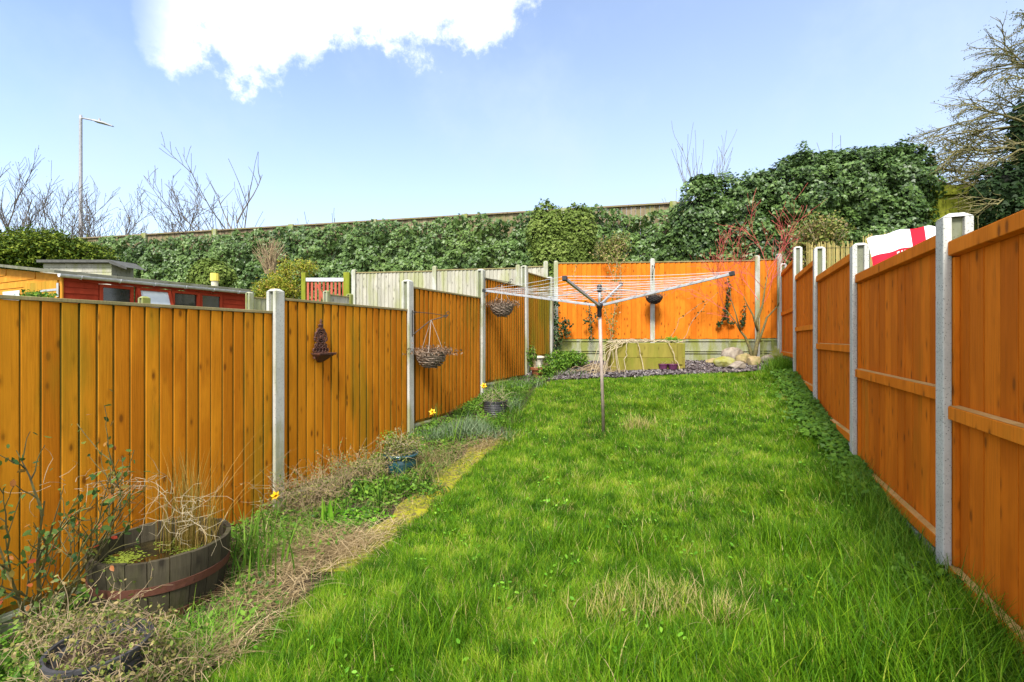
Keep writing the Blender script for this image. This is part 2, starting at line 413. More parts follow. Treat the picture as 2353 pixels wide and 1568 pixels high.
foliage('leaf_green', [(0,(.035,.095,.012)),(.5,(.09,.20,.018)),(1,(.20,.34,.04))], .3, .45)
foliage('leaf_bright', [(0,(.07,.21,.012)),(.5,(.14,.36,.02)),(1,(.28,.52,.05))], .35, .45)
foliage('leaf_mixed', [(0,(.06,.09,.02)),(.4,(.14,.19,.03)),(.7,(.24,.23,.06)),(1,(.38,.28,.13))], .25, .6)
foliage('leaf_silver', [(0,(.06,.12,.05)),(.5,(.14,.21,.10)),(1,(.28,.34,.20))], .2, .6)
foliage('leaf_brown', [(0,(.07,.045,.03)),(.5,(.17,.11,.07)),(1,(.33,.23,.15))], .15, .8, .2)
foliage('leaf_rose', [(0,(.03,.075,.02)),(.7,(.11,.17,.03)),(.9,(.28,.13,.03)),(1,(.30,.04,.02))], .25, .4)
foliage('dry_straw', [(0,(.10,.07,.03)),(.5,(.34,.25,.12)),(1,(.66,.52,.31))], .2, .75, .2)
foliage('reed', [(0,(.14,.12,.015)),(.5,(.28,.21,.04)),(1,(.50,.33,.10))], .2, .6)
foliage('bud', [(0,(.05,.06,.012)),(1,(.13,.15,.03))], .2, .6)
M = MAT

# ground cover under the blades
def ground_mat():
    m, nt = newmat('lawn_soil'); t = nt.n('ShaderNodeTexCoord'); v = t.outputs['Object']
    n = nt.noise(v, 1.3, 4); f = nt.noise(v, 45, 4)
    c = nt.mix(nt.smooth(n, .35, .65), (.075,.115,.010), (.12,.125,.022))
    c = nt.mix(nt.smooth(f, .4, .65, 0, .7), c, (.045,.045,.012))
    finish(nt, c, .95, f, .8, spec=.1, bd=.02)
ground_mat()

# ------------------------------------------------------------------ the ground sheets
def grid_sheet(name, xs, ys, mat, off=0., zfun=None):
    XX, YY = np.meshgrid(xs, ys); ZZ = G(XX, YY)+off
    V = np.stack([XX.ravel(), YY.ravel(), ZZ.ravel()], 1); nx, ny = len(xs), len(ys)
    i, j = np.meshgrid(np.arange(nx-1), np.arange(ny-1)); b = (j*nx+i).ravel()
    Fa = np.stack([b, b+1, b+nx+1, b+nx], 1); m = MB(); m.np_add(V, Fa, np.full(len(V), .5)); return m.build(name, mat, smooth=True)
xs = np.concatenate([np.linspace(-400,-12,18), np.arange(-11.9,11.9,.1), np.linspace(12,400,18)])
ys = np.concatenate([np.linspace(-60,-.2,8), np.arange(0,13,.1), np.linspace(13.2,500,20)])
tag(grid_sheet('ground', xs, ys, M['lawn_soil']), kind='structure')
def strip_sheet(name, Ys, xa, xb, mat, off, cols=14, ragged=.0, label=None):
    n = len(Ys); V = []
    for i, Y in enumerate(Ys):
        for k in range(cols+1):
            t = k/cols; X = xa[i]*(1-t)+xb[i]*t
            V.append((X, Y, float(G(X, Y))+off*(1 if 0 < k < cols else .2)))
    V = np.array(V); b = np.array([i*(cols+1)+k for i in range(n-1) for k in range(cols)])
    Fa = np.stack([b, b+1, b+cols+2, b+cols+1], 1); m = MB(); m.np_add(V, Fa, np.full(len(V), .5)); return m.build(name, mat, smooth=True)
edge_px = [(350,1700),(475,1568),(665,1405),(870,1250),(985,1155),(1080,1065),(1170,985),(1205,935),(1235,890),(1290,866),(1380,860)]
EP = [GP(u, v) for u, v in edge_px]
EY = np.array([p.y for p in EP]); EX = np.array([p.x for p in EP])
def lawn_edge(Y): return np.interp(Y, EY, EX, left=EX[0]-.2, right=EX[-1])
Ys = np.arange(.2, 9.55, .05)
tag(strip_sheet('flower_bed', Ys, xL(Ys), lawn_edge(Ys)+.02, M['soil'], .014), kind='structure')
Ysm = np.arange(3.2, 5.9, .05)
tag(strip_sheet('path', Ysm, lawn_edge(Ysm)-.21-.05*np.sin(Ysm*9), lawn_edge(Ysm)+.10, M['moss'], .034, 8), kind='structure')
SB_Y = 8.95
Ysb = np.arange(SB_Y, 11.3, .05)
tag(strip_sheet('slate_bed', Ysb, xL(Ysb)+.02, xR(Ysb), M['soil'], .018, 60), kind='structure')

# ------------------------------------------------------------------ fences
def post_mesh(h, mats, d=.125, wdt=.1, top='pyramid', sink=.05):
    """slotted concrete post; x across the fence line run, y towards the viewer"""
    m = MB(); a = wdt/2; b = d/2; s = .026; q = .024
    poly = [(-a,-b),(a,-b),(a,-s),(a-q,-s),(a-q,s),(a,s),(a,b),(-a,b),(-a,s),(-a+q,s),(-a+q,-s),(-a,-s)]
    mis = [0,0,0,1,0,0,0,0,0,1,0,0]
    m.prism(poly, -sink, h, mis=mis)
    for k in (0,):
        e = .0
        m.add([(-a,-b,h+.001),(a,-b,h+.001),(a,b,h+.001),(-a,b,h+.001),(-a*.55,-b*.5,h+.026),(a*.55,-b*.5,h+.026),(a*.55,b*.5,h+.026),(-a*.55,b*.5,h+.026)],
              [(0,1,5,4),(1,2,6,5),(2,3,7,6),(3,0,4,7),(4,5,6,7)])
    return m
def feather_panel(length, h, nb, seed=0, thick_left=True, wood_i=0):
    rr = random.Random(seed); m = MB(); p = length/nb
    for i in range(nb):
        x0 = -length/2+i*p; r = rr.random(); x1 = x0+p*(1.0+rr.uniform(-.03,.03)); ty = rr.uniform(.017,.024)
        jt = rr.uniform(-.004,.004)
        # thick edge near, thin edge tucked under the next board
        yt = .001+(ty-.001)*.13; poly = [(x0,-.012),(x1+.004,-.012),(x1+.004,.001),(x1-.006,yt),(x0+.002,ty),(x0,ty-.0015)]
        if not thick_left: poly = [(-x, y) for x, y in poly][::-1]
        mm = [0,0,1,0,0,1]  # lap strip and thick edge dark: algae, plus lap shadow put into the colour
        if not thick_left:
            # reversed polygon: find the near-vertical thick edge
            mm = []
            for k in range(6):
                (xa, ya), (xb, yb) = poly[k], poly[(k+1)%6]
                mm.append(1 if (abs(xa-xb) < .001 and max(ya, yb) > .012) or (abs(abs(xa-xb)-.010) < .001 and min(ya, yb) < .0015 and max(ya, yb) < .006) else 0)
        m.prism(poly, .0+jt, h-.022+jt*.3, rnd=r, mis=mm)
    return m
def flat_back_panel(length, h, nb, seed=0):
    rr = random.Random(seed); m = MB(); p = length/nb
    for i in range(nb):
        x0 = -length/2+i*p; r = rr.random(); o = rr.uniform(-.0015,.0015)
        m.prism([(x0+.0006,-.012+o),(x0+p-.0006,-.012+o),(x0+p-.0006,.0+o),(x0+.0006,.0016+o)], 0, h-.02, rnd=r)
    return m



# --- left boundary fence
dL = Vector((TL, 1, 0)).normalized(); 
def on_left(Z): return Vector((float(xL(Z)), Z, 0))
KL = 4794.
left_posts = [(2.68, .36), (KL/1078, .44), (KL/773, .745), (KL/606, 1.13), (KL/504, 1.44), (KL/447, 1.37)]
left = empty('fence', (float(xL(6.5)), 6.5, float(G(xL(6.5), 6.5))), 0, 'amber feather edge fence of vertical boards between concrete posts along the left border', 'fence')
def place(o, loc, d, parent):
    """put a part of a fence at world loc with its x axis along d, y towards the garden"""
    o.parent = parent; o.location = Vector(loc)-parent.location; o.rotation_euler = (0, 0, math.atan2(d.y, d.x)); return o
# for the left fence the garden side is to the right of the run; local +y must face it => x axis = -dL
for i, (Z, top) in enumerate(left_posts):
    p = on_left(Z); g = float(G(p.x, p.y)); h = top+H-g
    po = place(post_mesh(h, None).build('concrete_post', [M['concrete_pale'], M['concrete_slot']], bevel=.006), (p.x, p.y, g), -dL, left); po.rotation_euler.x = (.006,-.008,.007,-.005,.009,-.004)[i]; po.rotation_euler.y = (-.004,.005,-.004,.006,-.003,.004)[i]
lp_tops = [(.256,1.83,'fence_wood_amber',20),(.385,1.81,'fence_wood_amber',18),(.688,1.76,'fence_wood_orange',18),(1.03,1.73,'fence_wood_orange',18),(1.345,1.67,'fence_wood_olive',13)]
for i, (top, h, mt, nb) in enumerate(lp_tops):
    Z0, Z1 = left_posts[i][0], left_posts[i+1][0]; a, b = on_left(Z0), on_left(Z1); L = (b-a).length-.06
    c = (a+b)/2; zb = top+H-h
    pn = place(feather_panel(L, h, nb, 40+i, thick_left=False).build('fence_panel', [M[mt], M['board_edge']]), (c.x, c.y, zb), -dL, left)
    cp = MB(); cp.box(-L/2, L/2, -.022, .028, h-.020, h+.004, .3)
    cp.build('capping_rail', M['cap_moss'], pn, bevel=.003)
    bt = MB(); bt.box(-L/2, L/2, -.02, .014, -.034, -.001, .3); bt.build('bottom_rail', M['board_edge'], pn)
    gb = MB(); d0 = .22; gb.box(-L/2, L/2, -.024, .018, -d0-.035, -.037); gb.box(-L/2, L/2, .018, .032, -.080, -.05); gb.box(-L/2, L/2, .018, .034, -d0-.035, -d0+.04)
    place(gb.build('gravel_board', M['concrete_mossy'], bevel=.004), (c.x, c.y, zb), -dL, left)

# --- right boundary fence (its framed back faces this garden)
dR = Vector((TR, 1, 0)).normalized(); KR = 1370.
def on_right(Z): return Vector((float(xR(Z)), Z, 0))
right_posts = [(.80,.5), (KR/523,.66), (KR/308,.865), (KR/217,1.19), (KR/168,1.55), (KR/135,1.58)]
rgt = empty('fence', (float(xR(6)), 6, float(G(xR(6), 6))), 0, 'orange brown fence showing its horizontal rails and flat boards along the right border', 'fence')
for i, (Z, top) in enumerate(right_posts):
    p = on_right(Z); g = float(G(p.x, p.y)); h = top+H-g
    place(post_mesh(h, None, d=.13, wdt=.105).build('concrete_post', [M['concrete_speckled'], M['concrete_slot']], bevel=.006), (p.x, p.y, g), dR, rgt)
rp = [(.53,1.83,-1),(.60,1.80,0),(.83,1.82,1),(1.08,1.80,2),(1.41,1.74,3)]
for i, (top, h, _) in enumerate(rp):
    a, b = on_right(right_posts[i][0]), on_right(right_posts[i+1][0]); L = (b-a).length-.062; c = (a+b)/2; zb = top+H-h
    pn = place(flat_back_panel(L, h, 13, 70+i).build('fence_panel', M['fence_wood_russet' if i < 4 else 'fence_wood_vivid']), (c.x, c.y, zb), dR, rgt)
    for zz, hh, nm in ((h-.085,.088,'top_rail'),(h*.47,.085,'middle_rail'),(-.005,.085,'bottom_rail')):
        r_ = MB(); r_.prism([(0,0),(0,0)], 0, 0) if False else None
        r_.add([(-L/2,.004,zz),(L/2,.004,zz),(L/2,.004,zz+hh),(-L/2,.004,zz+hh),(-L/2,.044,zz+.008),(L/2,.044,zz+.008),(L/2,.044,zz+hh-.008),(-L/2,.044,zz+hh-.008)],
               [(4,5,6,7),(3,7,6,2),(0,1,5,4),(0,4,7,3),(1,2,6,5),(0,3,2,1)], rnd=random.random())
        ro = r_.build(nm, M['fence_wood_rail'], pn, bevel=.003)
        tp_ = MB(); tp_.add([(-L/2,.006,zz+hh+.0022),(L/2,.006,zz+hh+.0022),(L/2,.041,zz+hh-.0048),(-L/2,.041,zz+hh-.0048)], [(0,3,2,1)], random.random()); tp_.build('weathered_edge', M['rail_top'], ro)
    for sx in (-1, 1):
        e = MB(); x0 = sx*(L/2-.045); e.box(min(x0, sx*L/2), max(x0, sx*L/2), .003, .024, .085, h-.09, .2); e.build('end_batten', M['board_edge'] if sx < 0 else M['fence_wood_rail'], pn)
    gb = MB(); gb.box(-L/2, L/2, -.024, .02, -.30, -.010); gb.box(-L/2, L/2, .02, .034, -.07, -.02)
    place(gb.build('gravel_board', M['concrete_pale'], bevel=.004), (c.x, c.y, zb), dR, rgt)

# --- fence across the end of the garden
def simple_fence(posts, label, wood_name, h, nb, gravel=0, post_mat='concrete_pale', cap='cap_moss', seed=1, skip=(), facing=-1, edge='board_edge'):
    """posts: list of (u, Z, post_top_rel, panel_top_rel)"""
    P = [Vector(((u-1176)/F*Z, Z, 0)) for u, Z, _, _ in posts]
    c0 = sum(P, Vector())/len(P); root = empty('fence', (c0.x, c0.y, float(G(c0.x, c0.y))), 0, label, 'fence')
    for (u, Z, pt, _), p in zip(posts, P):
        d = (P[-1]-P[0]).normalized(); g = float(G(p.x, p.y))
        place(post_mesh(pt+H-g, None).build('concrete_post', [M[post_mat], M['concrete_slot']], bevel=.006), (p.x, p.y, g), -d, root)
    for i in range(len(P)-1):
        if i in skip: continue
        a, b = P[i], P[i+1]; d = (b-a).normalized(); L = (b-a).length-.06; c = (a+b)/2; top = posts[i][3]
        n = max(2, round(L/nb)); zb = top+H-h
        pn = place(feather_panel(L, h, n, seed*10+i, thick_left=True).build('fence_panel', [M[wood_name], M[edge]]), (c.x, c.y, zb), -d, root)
        cp = MB(); cp.box(-L/2, L/2, -.022, .03, h-.020, h+.006, .3); cp.build('capping_rail', M[cap], pn, bevel=.003)
        if gravel:
            gb = MB()
            gb.box(-L/2, L/2, -.024, .012, -gravel, -.012)
            for zc in (-.035, -.26, -.31, -.52):
                if zc > -gravel: gb.box(-L/2, L/2, .012, .034, zc-.022, zc)
            for sx in (-.25, .25): gb.box(sx*L-.02, sx*L+.02, .012, .030, -gravel, -.04)
            place(gb.build('gravel_board', M['concrete_mossy'], bevel=.004), (c.x, c.y, zb), -d, root)
    return root
simple_fence([(1277,11.1,1.79,1.77),(1498,10.95,1.82,1.77),(1738,10.72,1.85,1.785),(1789,10.62,1.87,1.785)],
             'bright orange fence of vertical boards across the far end of the garden', 'fence_wood_vivid', 1.76, .115, .58, seed=3)
simple_fence([(814,12.0,1.72,1.67),(999,11.67,1.76,1.69),(1190,11.35,1.74,1.71),(1254,11.2,1.80,1.71)],
             'weathered grey fence of vertical boards in the next garden behind the left fence', 'weathered_wood', 1.83, .095, seed=5, edge='weathered_wood', post_mat='concrete_pale')
simple_fence([(750,10.6,1.05,1.0),(803,11.3,1.05,1.02)], 'short low grey fence in front of the red gate', 'weathered_wood', 1.5, .09, seed=6, edge='weathered_wood', post_mat='concrete_mossy')
simple_fence([(573,9.6,.92,.85),(640,10.2,.92,.87)], 'grey fence stub with mossy post at the end of the red shed', 'weathered_wood', 1.6, .1, seed=7, edge='weathered_wood', post_mat='concrete_mossy')
pz = 6.6; pp = AT(331, 690, pz); gq = float(G(pp.x, pp.y))
tag(post_mesh(.565+H-gq, None).build('concrete_post', [M['concrete_mossy'], M['concrete_slot']], loc=(pp.x, pp.y, gq), rz=1.1, bevel=.006), 'mossy concrete post tip peeping over the nearest left fence panel in front of the shed', 'post')

# --- tall roadside barrier behind everything
HW0, HW1 = Vector((-22.0, 19.25, 0)), Vector((7.4, 12.62, 0))
def wallY(X): return HW0.y+(X-HW0.x)/(HW1.x-HW0.x)*(HW1.y-HW0.y)
WTOP = 3.78
bar = empty('barrier_fence', ((HW0+HW1)/2).x and Vector(((HW0.x+HW1.x)/2, (HW0.y+HW1.y)/2, 1.2)), 0, 'tall brown roadside barrier fence running behind the ivy', 'fence')
dW = (HW1-HW0).normalized(); LW = (HW1-HW0).length; nseg = 10
for i in range(nseg+1):
    p = HW0+dW*LW*i/nseg; m = MB(); m.box(-.09, .09, -.09, .12, 0, WTOP+H-1.1+.03)
    place(m.build('post', M['concrete_mossy'], bevel=.01), (p.x, p.y, 1.1), -dW, bar)
for i in range(nseg):
    a = HW0+dW*LW*i/nseg; b = HW0+dW*LW*(i+1)/nseg; c = (a+b)/2; L = (b-a).length-.19; m = MB(); nbd = 22
    for k in range(nbd):
        x = -L/2+k*L/nbd; m.box(x+.002, x+L/nbd-.002, -.02+(k%2)*.012, .01+(k%2)*.012, 0, WTOP+H-1.1-.04, random.random())
    pn = place(m.build('board_panel', M['barrier_wood']), (c.x, c.y, 1.1), -dW, bar)
    m = MB(); m.box(-L/2, L/2, -.07, .08, WTOP+H-1.1-.038, WTOP+H-1.1+.01, .5); m.build('capping_rail', M['barrier_wood'], pn, bevel=.005)
# mossy green timber fence continuing to the right
A2, B2 = Vector((7.6, 12.5, 0)), Vector((19.5, 9.9, 0)); d2 = (B2-A2).normalized(); L2 = (B2-A2).length
mg = empty('mossy_fence', ((A2.x+B2.x)/2, (A2.y+B2.y)/2, 1.2), 0, 'bright green mossy timber fence under the tree at the top right', 'fence')
m = MB(); nbd = 92
for k in range(nbd):
    x = -L2/2+k*L2/nbd; m.box(x+.003, x+L2/nbd-.003, -.015, .012+(k%2)*.01, 0, WTOP+H-1.15, random.random())
c2_ = (A2+B2)/2
pn = place(m.build('board_panel', M['algae_wood']), (c2_.x, c2_.y, 1.1), -d2, mg)
for z0, z1 in ((WTOP+H-1.34, WTOP+H-1.10), (WTOP+H-2.05, WTOP+H-1.86)):
    m = MB(); m.box(-L2/2, L2/2, .024, .09, z0, z1, .6); m.build('rail', M['algae_wood'], pn, bevel=.006)

# ------------------------------------------------------------------ shed beyond the left fence
SA, SB = Vector((-8.39, 8.94, 0)), Vector((-6.80, 12.2, 0)); dS = (SB-SA).normalized(); nS = Vector((-dS.y, dS.x, 0)); LS = (SB-SA).length
def ray_t(u, A=SA, d=dS):
    k = (u-1176)/F; return (k*A.y-A.x)/(d.x-k*d.y)
sg = float(G(-9, 10)); EV = 1.21+H-sg
shed = empty('shed', (SA.x, SA.y, sg), math.atan2(dS.y, dS.x), 'low shed with red painted side and orange end wall beyond the left fence', 'shed')
# local: x along the red side, y away from the garden, z up
tw = [ray_t(u) for u in (229, 305, 312, 389, 393, 456, 459, 509)]
m = MB(); zb = EV-.62; zt = EV-.14
def lap(m, x0, x1, z0, z1, y=0):
    nn = max(1, round((z1-z0)/.115)); s = (z1-z0)/nn
    for k in range(nn):
        za = z0+k*s; m.add([(x0,y,za+.006),(x1,y,za+.006),(x1,y,za+s),(x0,y,za+s),(x0,y-.018,za+.006),(x1,y-.018,za+.006),(x1,y-.006,za+s),(x0,y-.006,za+s)],
            [(4,5,6,7),(0,1,5,4),(3,7,6,2),(0,4,7,3),(1,2,6,5)], random.random())
lap(m, 0, tw[0]-.03, 0, EV); lap(m, tw[7]+.03, LS, 0, EV); lap(m, tw[0]-.03, tw[7]+.03, 0, zb-.08); lap(m, tw[0]-.03, tw[7]+.03, zt+.03, EV)
m.box(0, LS, .0, .03, 0, zb-.1, .5); m.box(0, tw[0]-.02, .0, .03, zb-.1, EV, .5); m.box(tw[7]+.02, LS, .0, .03, zb-.1, EV, .5)
m.build('red_wall', M['shed_red'], shed)
for k, (xa, xb, kind) in enumerate(((tw[0],tw[1],'dark'),(tw[2],tw[3],'open'),(tw[4],tw[5],'frame'),(tw[6],tw[7],'dark'))):
    f = MB(); tk = .05
    yo = -.02 if kind == 'dark' else -.05
    f.box(xa-tk*.2, xa+tk, yo, .03, zb-.06, zt+.02, .4); f.box(xb-tk, xb+tk*.2, yo, .03, zb-.06, zt+.02, .5)
    f.box(xa+tk, xb-tk, yo, .03, zt-.04, zt+.02, .6); f.box(xa+tk, xb-tk, yo, .03, zb-.06, zb, .6)
    fo = f.build('window', M['shed_red_trim'], shed, bevel=.005)
    if kind == 'open':
        fo.location = (0, -.0, 0)
        p = MB(); p.add([(xa+tk,-.2,zb),(xb-tk,-.2,zb),(xb-tk,-.03,zt-.04),(xa+tk,-.03,zt-.04)], [(0,1,2,3)]); p.build('pane', M['glass_pale'], fo)
        q = MB()
        for x in (xa, xb-tk): q.add([(x,-.23,zb-.06),(x+tk,-.23,zb-.06),(x+tk,-.055,zt),(x,-.055,zt),(x,-.19,zb-.06),(x+tk,-.19,zb-.06),(x+tk,-.02,zt),(x,-.02,zt)], [(0,1,2,3),(4,7,6,5),(0,3,7,4),(1,5,6,2),(0,4,5,1),(3,2,6,7)])
        q.build('sash', M['shed_red_trim'], fo)
    else:
        p = MB(); p.box(xa+tk, xb-tk, .01, .014, zb, zt-.04); p.build('pane', M['glass_dark'], fo)
# scalloped fascia strip, end wall, door, roof, gutter
m = MB(); xx = np.linspace(.05, LS-.05, 120)
vs = [(x, -.026, EV-.10-.02*abs(math.sin(x*9))) for x in xx]+[(x, -.026, EV-.03) for x in xx]
n_ = len(xx); m.add(vs, [(i, i+1, n_+i+1, n_+i) for i in range(n_-1)]); m.build('scalloped_fascia', M['shed_red'], shed)
DW = 3.4; RISE = .36
m = MB()
for k in range(18):
    z0 = k*.14; z1 = z0+.14
    y1 = DW; 
    if z0 > EV+RISE: break
    ys_ = 0.0 if z1 <= EV else (z1-EV)/RISE*DW
    if ys_ > DW: continue
    m.add([(0,ys_,z0+.005),(0,DW,z0+.005),(0,DW,z1),(0,ys_,z1),(-.02,ys_,z0+.005),(-.02,DW,z0+.005),(-.007,DW,z1),(-.007,ys_,z1)], [(4,7,6,5),(0,4,5,1),(3,2,6,7),(0,3,7,4),(1,5,6,2)], random.random())
m.box(-.004, .03, 0, DW, 0, EV, .5)
m.add([(-.003,0,EV),(-.003,DW,EV),(-.003,DW,EV+RISE)], [(0,2,1)], .5)
m.build('end_wall', M['shed_orange'], shed)
m = MB()
for k in range(9): m.box(-.045, -.021, .10+k*.155, .10+(k+1)*.155-.006, .2, EV-.10, random.random())
dr = m.build('door', M['shed_door_wood'], shed)
m = MB(); m.box(-.054, -.047, .04, .75, EV-.30, EV-.26); m.box(-.056, -.046, .03, .10, EV-.42, EV-.16); m.build('hinge', M['galvanised'], dr)
m = MB(); m.box(-.03, -.022, 1.72, 2.5, EV-.75, EV-.22); wn = m.build('window', M['glass_pale'], shed)
m = MB(); m.box(-.03, -.0, -.03, .03, 0, EV, .5); m.build('corner_board', M['shed_orange'], shed, bevel=.004)
m = MB()
e0, e1 = -.16, LS+.12
for k in range(12):
    x0 = e0+k*(e1-e0)/12; x1 = e0+(k+1)*(e1-e0)/12+.01; o = .004*(k%2)
    m.add([(x0,-.10,EV+.005+o),(x1,-.10,EV+.005+o),(x1,DW,EV+RISE+.04+o),(x0,DW,EV+RISE+.04+o),(x0,-.10,EV+.055+o),(x1,-.10,EV+.055+o),(x1,DW,EV+RISE+.09+o),(x0,DW,EV+RISE+.09+o)],
          [(0,3,2,1),(4,5,6,7),(0,1,5,4),(0,4,7,3),(1,2,6,5),(3,7,6,2)], random.random())
m.build('roof', M['roof_felt'], shed)
m = MB()
n_ = 9; prof = [(math.cos(math.pi+math.pi*i/n_)*.062, math.sin(math.pi+math.pi*i/n_)*.062) for i in range(n_+1)]
gx0, gx1 = -.12, LS+.06; vs = [(gx0, -.175+a, EV-.01+b) for a, b in prof]+[(gx1, -.175+a, EV-.01+b) for a, b in prof]
N_ = n_+1; m.add(vs, [(i, i+1, N_+i+1, N_+i) for i in range(n_)]+[tuple(range(N_)), tuple(range(N_, 2*N_))[::-1]])
gu = m.build('gutter', M['gutter_grey'], shed, smooth=False)
for k in range(6):
    x = .2+k*(LS-.5)/5; b = MB(); b.tube([(x+.0,-.175+math.cos(math.pi+math.pi*i/8)*.069,EV-.01+math.sin(math.pi+math.pi*i/8)*.069) for i in range(9)], .009, 5); b.build('bracket', M['gutter_grey'], gu)
m = MB(); m.tube([(LS+.03,-.175,EV-.06),(LS+.03,-.09,EV-.1),(LS+.03,-.06,EV-.18),(LS+.03,-.06,.1)], .034, 10); m.build('downpipe', M['gutter_grey'], shed, smooth=True)
# grey shed roof behind it
z2 = 12.6; pa, pb = AT(83, 597, z2), AT(250, 597, z2); q = empty('shed', (pa.x, pa.y, sg), 0, 'dark grey shed roof just showing above the roof of the red shed', 'shed')
m = MB(); W2 = pb.x-pa.x; zt2 = pa.z-sg
m.add([(0,0,zt2),(W2,0,zt2),(W2,.9,zt2+.04),(0,.9,zt2+.04),(0,0,zt2-.07),(W2,0,zt2-.07),(W2,.9,zt2-.04),(0,.9,zt2-.04)], [(0,1,2,3),(4,7,6,5),(0,4,5,1),(1,5,6,2),(0,3,7,4),(2,6,7,3)])
m.add([(W2,0,zt2+.0),(W2+.30,.2,zt2-.17),(W2+.30,.9,zt2-.16),(W2,.9,zt2+.03),(W2,0,zt2-.09),(W2+.30,.2,zt2-.23)], [(0,1,2,3),(0,4,5,1)])
m.build('roof', M['corrugated'], q)
m = MB(); lap(m, .05, W2-.05, 0, zt2-.08, .15); m.box(.05, W2-.05, .15, .88, 0, zt2-.1); m.build('wall', M['weathered_wood'], q)
p = AT(493, 646, 12.7); m = MB(); hh = p.z-sg; m.tube([(0,0,0),(0,0,hh)], .085, 12); pr = empty('vent_pipe', (p.x, p.y, sg), 0, 'pale pipe with a yellow cap sticking up behind the red shed', 'pipe')
m.build('pipe', M['stone_cream'], pr, smooth=False); m = MB(); m.tube([(0,0,hh),(0,0,hh+.20)], [.11,.105], 12); m.build('cap', M['yellow_cap'], pr)

# --- red picket gate
gz = 12.6; ga, gb_ = AT(705, 641, gz), AT(790, 641, gz); gg = 1.15
gate = empty('picket_gate', (ga.x, gz, gg), 0, 'faded red picket gate with pale top rail between two mossy posts', 'gate')
GW = gb_.x-ga.x; GH = ga.z-gg
m = MB()
for k in range(10):
    x = k*GW/9.4; m.box(x, x+.055, -.01, .012, .15, GH-.02, random.random())
m.build('pickets', M['gate_red'], gate)
m = MB(); m.box(-.03, GW+.05, -.035, -.012, GH-.07, GH+.02); m.build('top_rail', M['white_paint'], gate)
m = MB(); m.add([(.25,-.03,GH-.15),(.32,-.03,GH-.15),(GW,-.03,.3),(GW-.07,-.03,.3),(.25,-.012,GH-.15),(.32,-.012,GH-.15),(GW,-.012,.3),(GW-.07,-.012,.3)], [(0,3,2,1),(0,1,5,4),(1,2,6,5),(2,3,7,6),(3,0,4,7),(4,5,6,7)]); m.build('brace', M['gate_red'], gate)
for x0, x1, dz in ((-.13,-.02,.16),(GW+.0,GW+.16,.17)):
    m = MB(); m.box(x0, x1, -.06, .06, 0, GH+dz); m.build('post', M['algae_wood'], gate, bevel=.008)

# ------------------------------------------------------------------ street lamp
lp = AT(185, 265, 21.); lamp = empty('street_lamp', (lp.x, 21., 1.2), 0, 'grey street lamp with one flat head rising behind the ivy on the left', 'street lamp')
Hh = lp.z-1.2
m = MB(); m.tube([(0,0,0),(0,0,2.2),(0,0,2.25),(0,0,Hh-.2),(0,0,Hh)], [.11,.11,.075,.06,.055], 12); m.build('pole', M['lamp_grey'], lamp, smooth=True)
m = MB(); m.tube([(0,0,Hh-.12),(.3,0,Hh-.17),(.65,0,Hh-.24)], .035, 8); m.build('arm', M['lamp_grey'], lamp, smooth=True)
m = MB(); m.add([(.6,-.15,Hh-.28),(1.1,-.17,Hh-.40),(1.42,-.06,Hh-.50),(1.42,.06,Hh-.50),(1.1,.17,Hh-.40),(.6,.15,Hh-.28),(.6,-.10,Hh-.21),(1.1,-.1,Hh-.33),(1.42,-.04,Hh-.47),(1.42,.04,Hh-.47),(1.1,.1,Hh-.33),(.6,.1,Hh-.21)],
   [(0,5,4,3,2,1),(6,7,8,9,10,11),(0,1,7,6),(1,2,8,7),(2,3,9,8),(3,4,10,9),(4,5,11,10),(5,0,6,11)]); m.build('lamp_head', M['lamp_grey'], lamp)
m = MB(); m.tube([(.82,0,Hh-.28),(.82,0,Hh-.14)], [.05,.03], 8); m.build('sensor', M['lamp_grey'], lamp)

# ------------------------------------------------------------------ trees
def branch_tree(mbs, p, d, L, r, depth, rr, spread=.55, up=.12, kids=4, tips=None, minr=.006, wig=.16, shrink=.62, side=None):
    """grows a limb and its forks into mbs[0] (thick) or mbs[1] (twigs)"""
    n = 5 if depth > 0 else 4; pts = [p.copy()]; dd = d.normalized(); rad = [r]
    for i in range(n):
        dd = (dd+Vector((rr.gauss(0,wig), rr.gauss(0,wig), rr.gauss(0,wig)+up*.4))).normalized()
        if side is not None: dd = (dd+side*.05).normalized()
        pts.append(pts[-1]+dd*L/n); rad.append(max(minr, r*(1-.75*(i+1)/n)))
    mbs[0 if r > .022 else 1].tube(pts, rad, 6 if r > .03 else 3, cap=False)
    if tips is not None and depth <= 1:
        for q in pts[1:]: tips.append(q.copy())
    if depth <= 0: return
    for k in range(kids):
        t = .25+.75*(k+rr.random()*.6)/kids; i = min(n-1, int(t*n)); f = t*n-i; f = min(max(f, 0), 1)
        q = pts[i].lerp(pts[i+1], f); a = rr.uniform(0, 2*math.pi); ax = (pts[i+1]-pts[i]).normalized()
        o = ax.orthogonal().normalized(); o = Matrix.Rotation(a, 3, ax) @ o
        nd = (ax*math.cos(spread)+o*math.sin(spread*rr.uniform(.7,1.3))+Vector((0,0,up))).normalized()
        if side is not None: nd = (nd+side*.35).normalized()
        branch_tree(mbs, q, nd, L*shrink*rr.uniform(.75,1.15), max(minr, r*.55), depth-1, rr, spread, up, kids, tips, minr, wig, shrink, side)
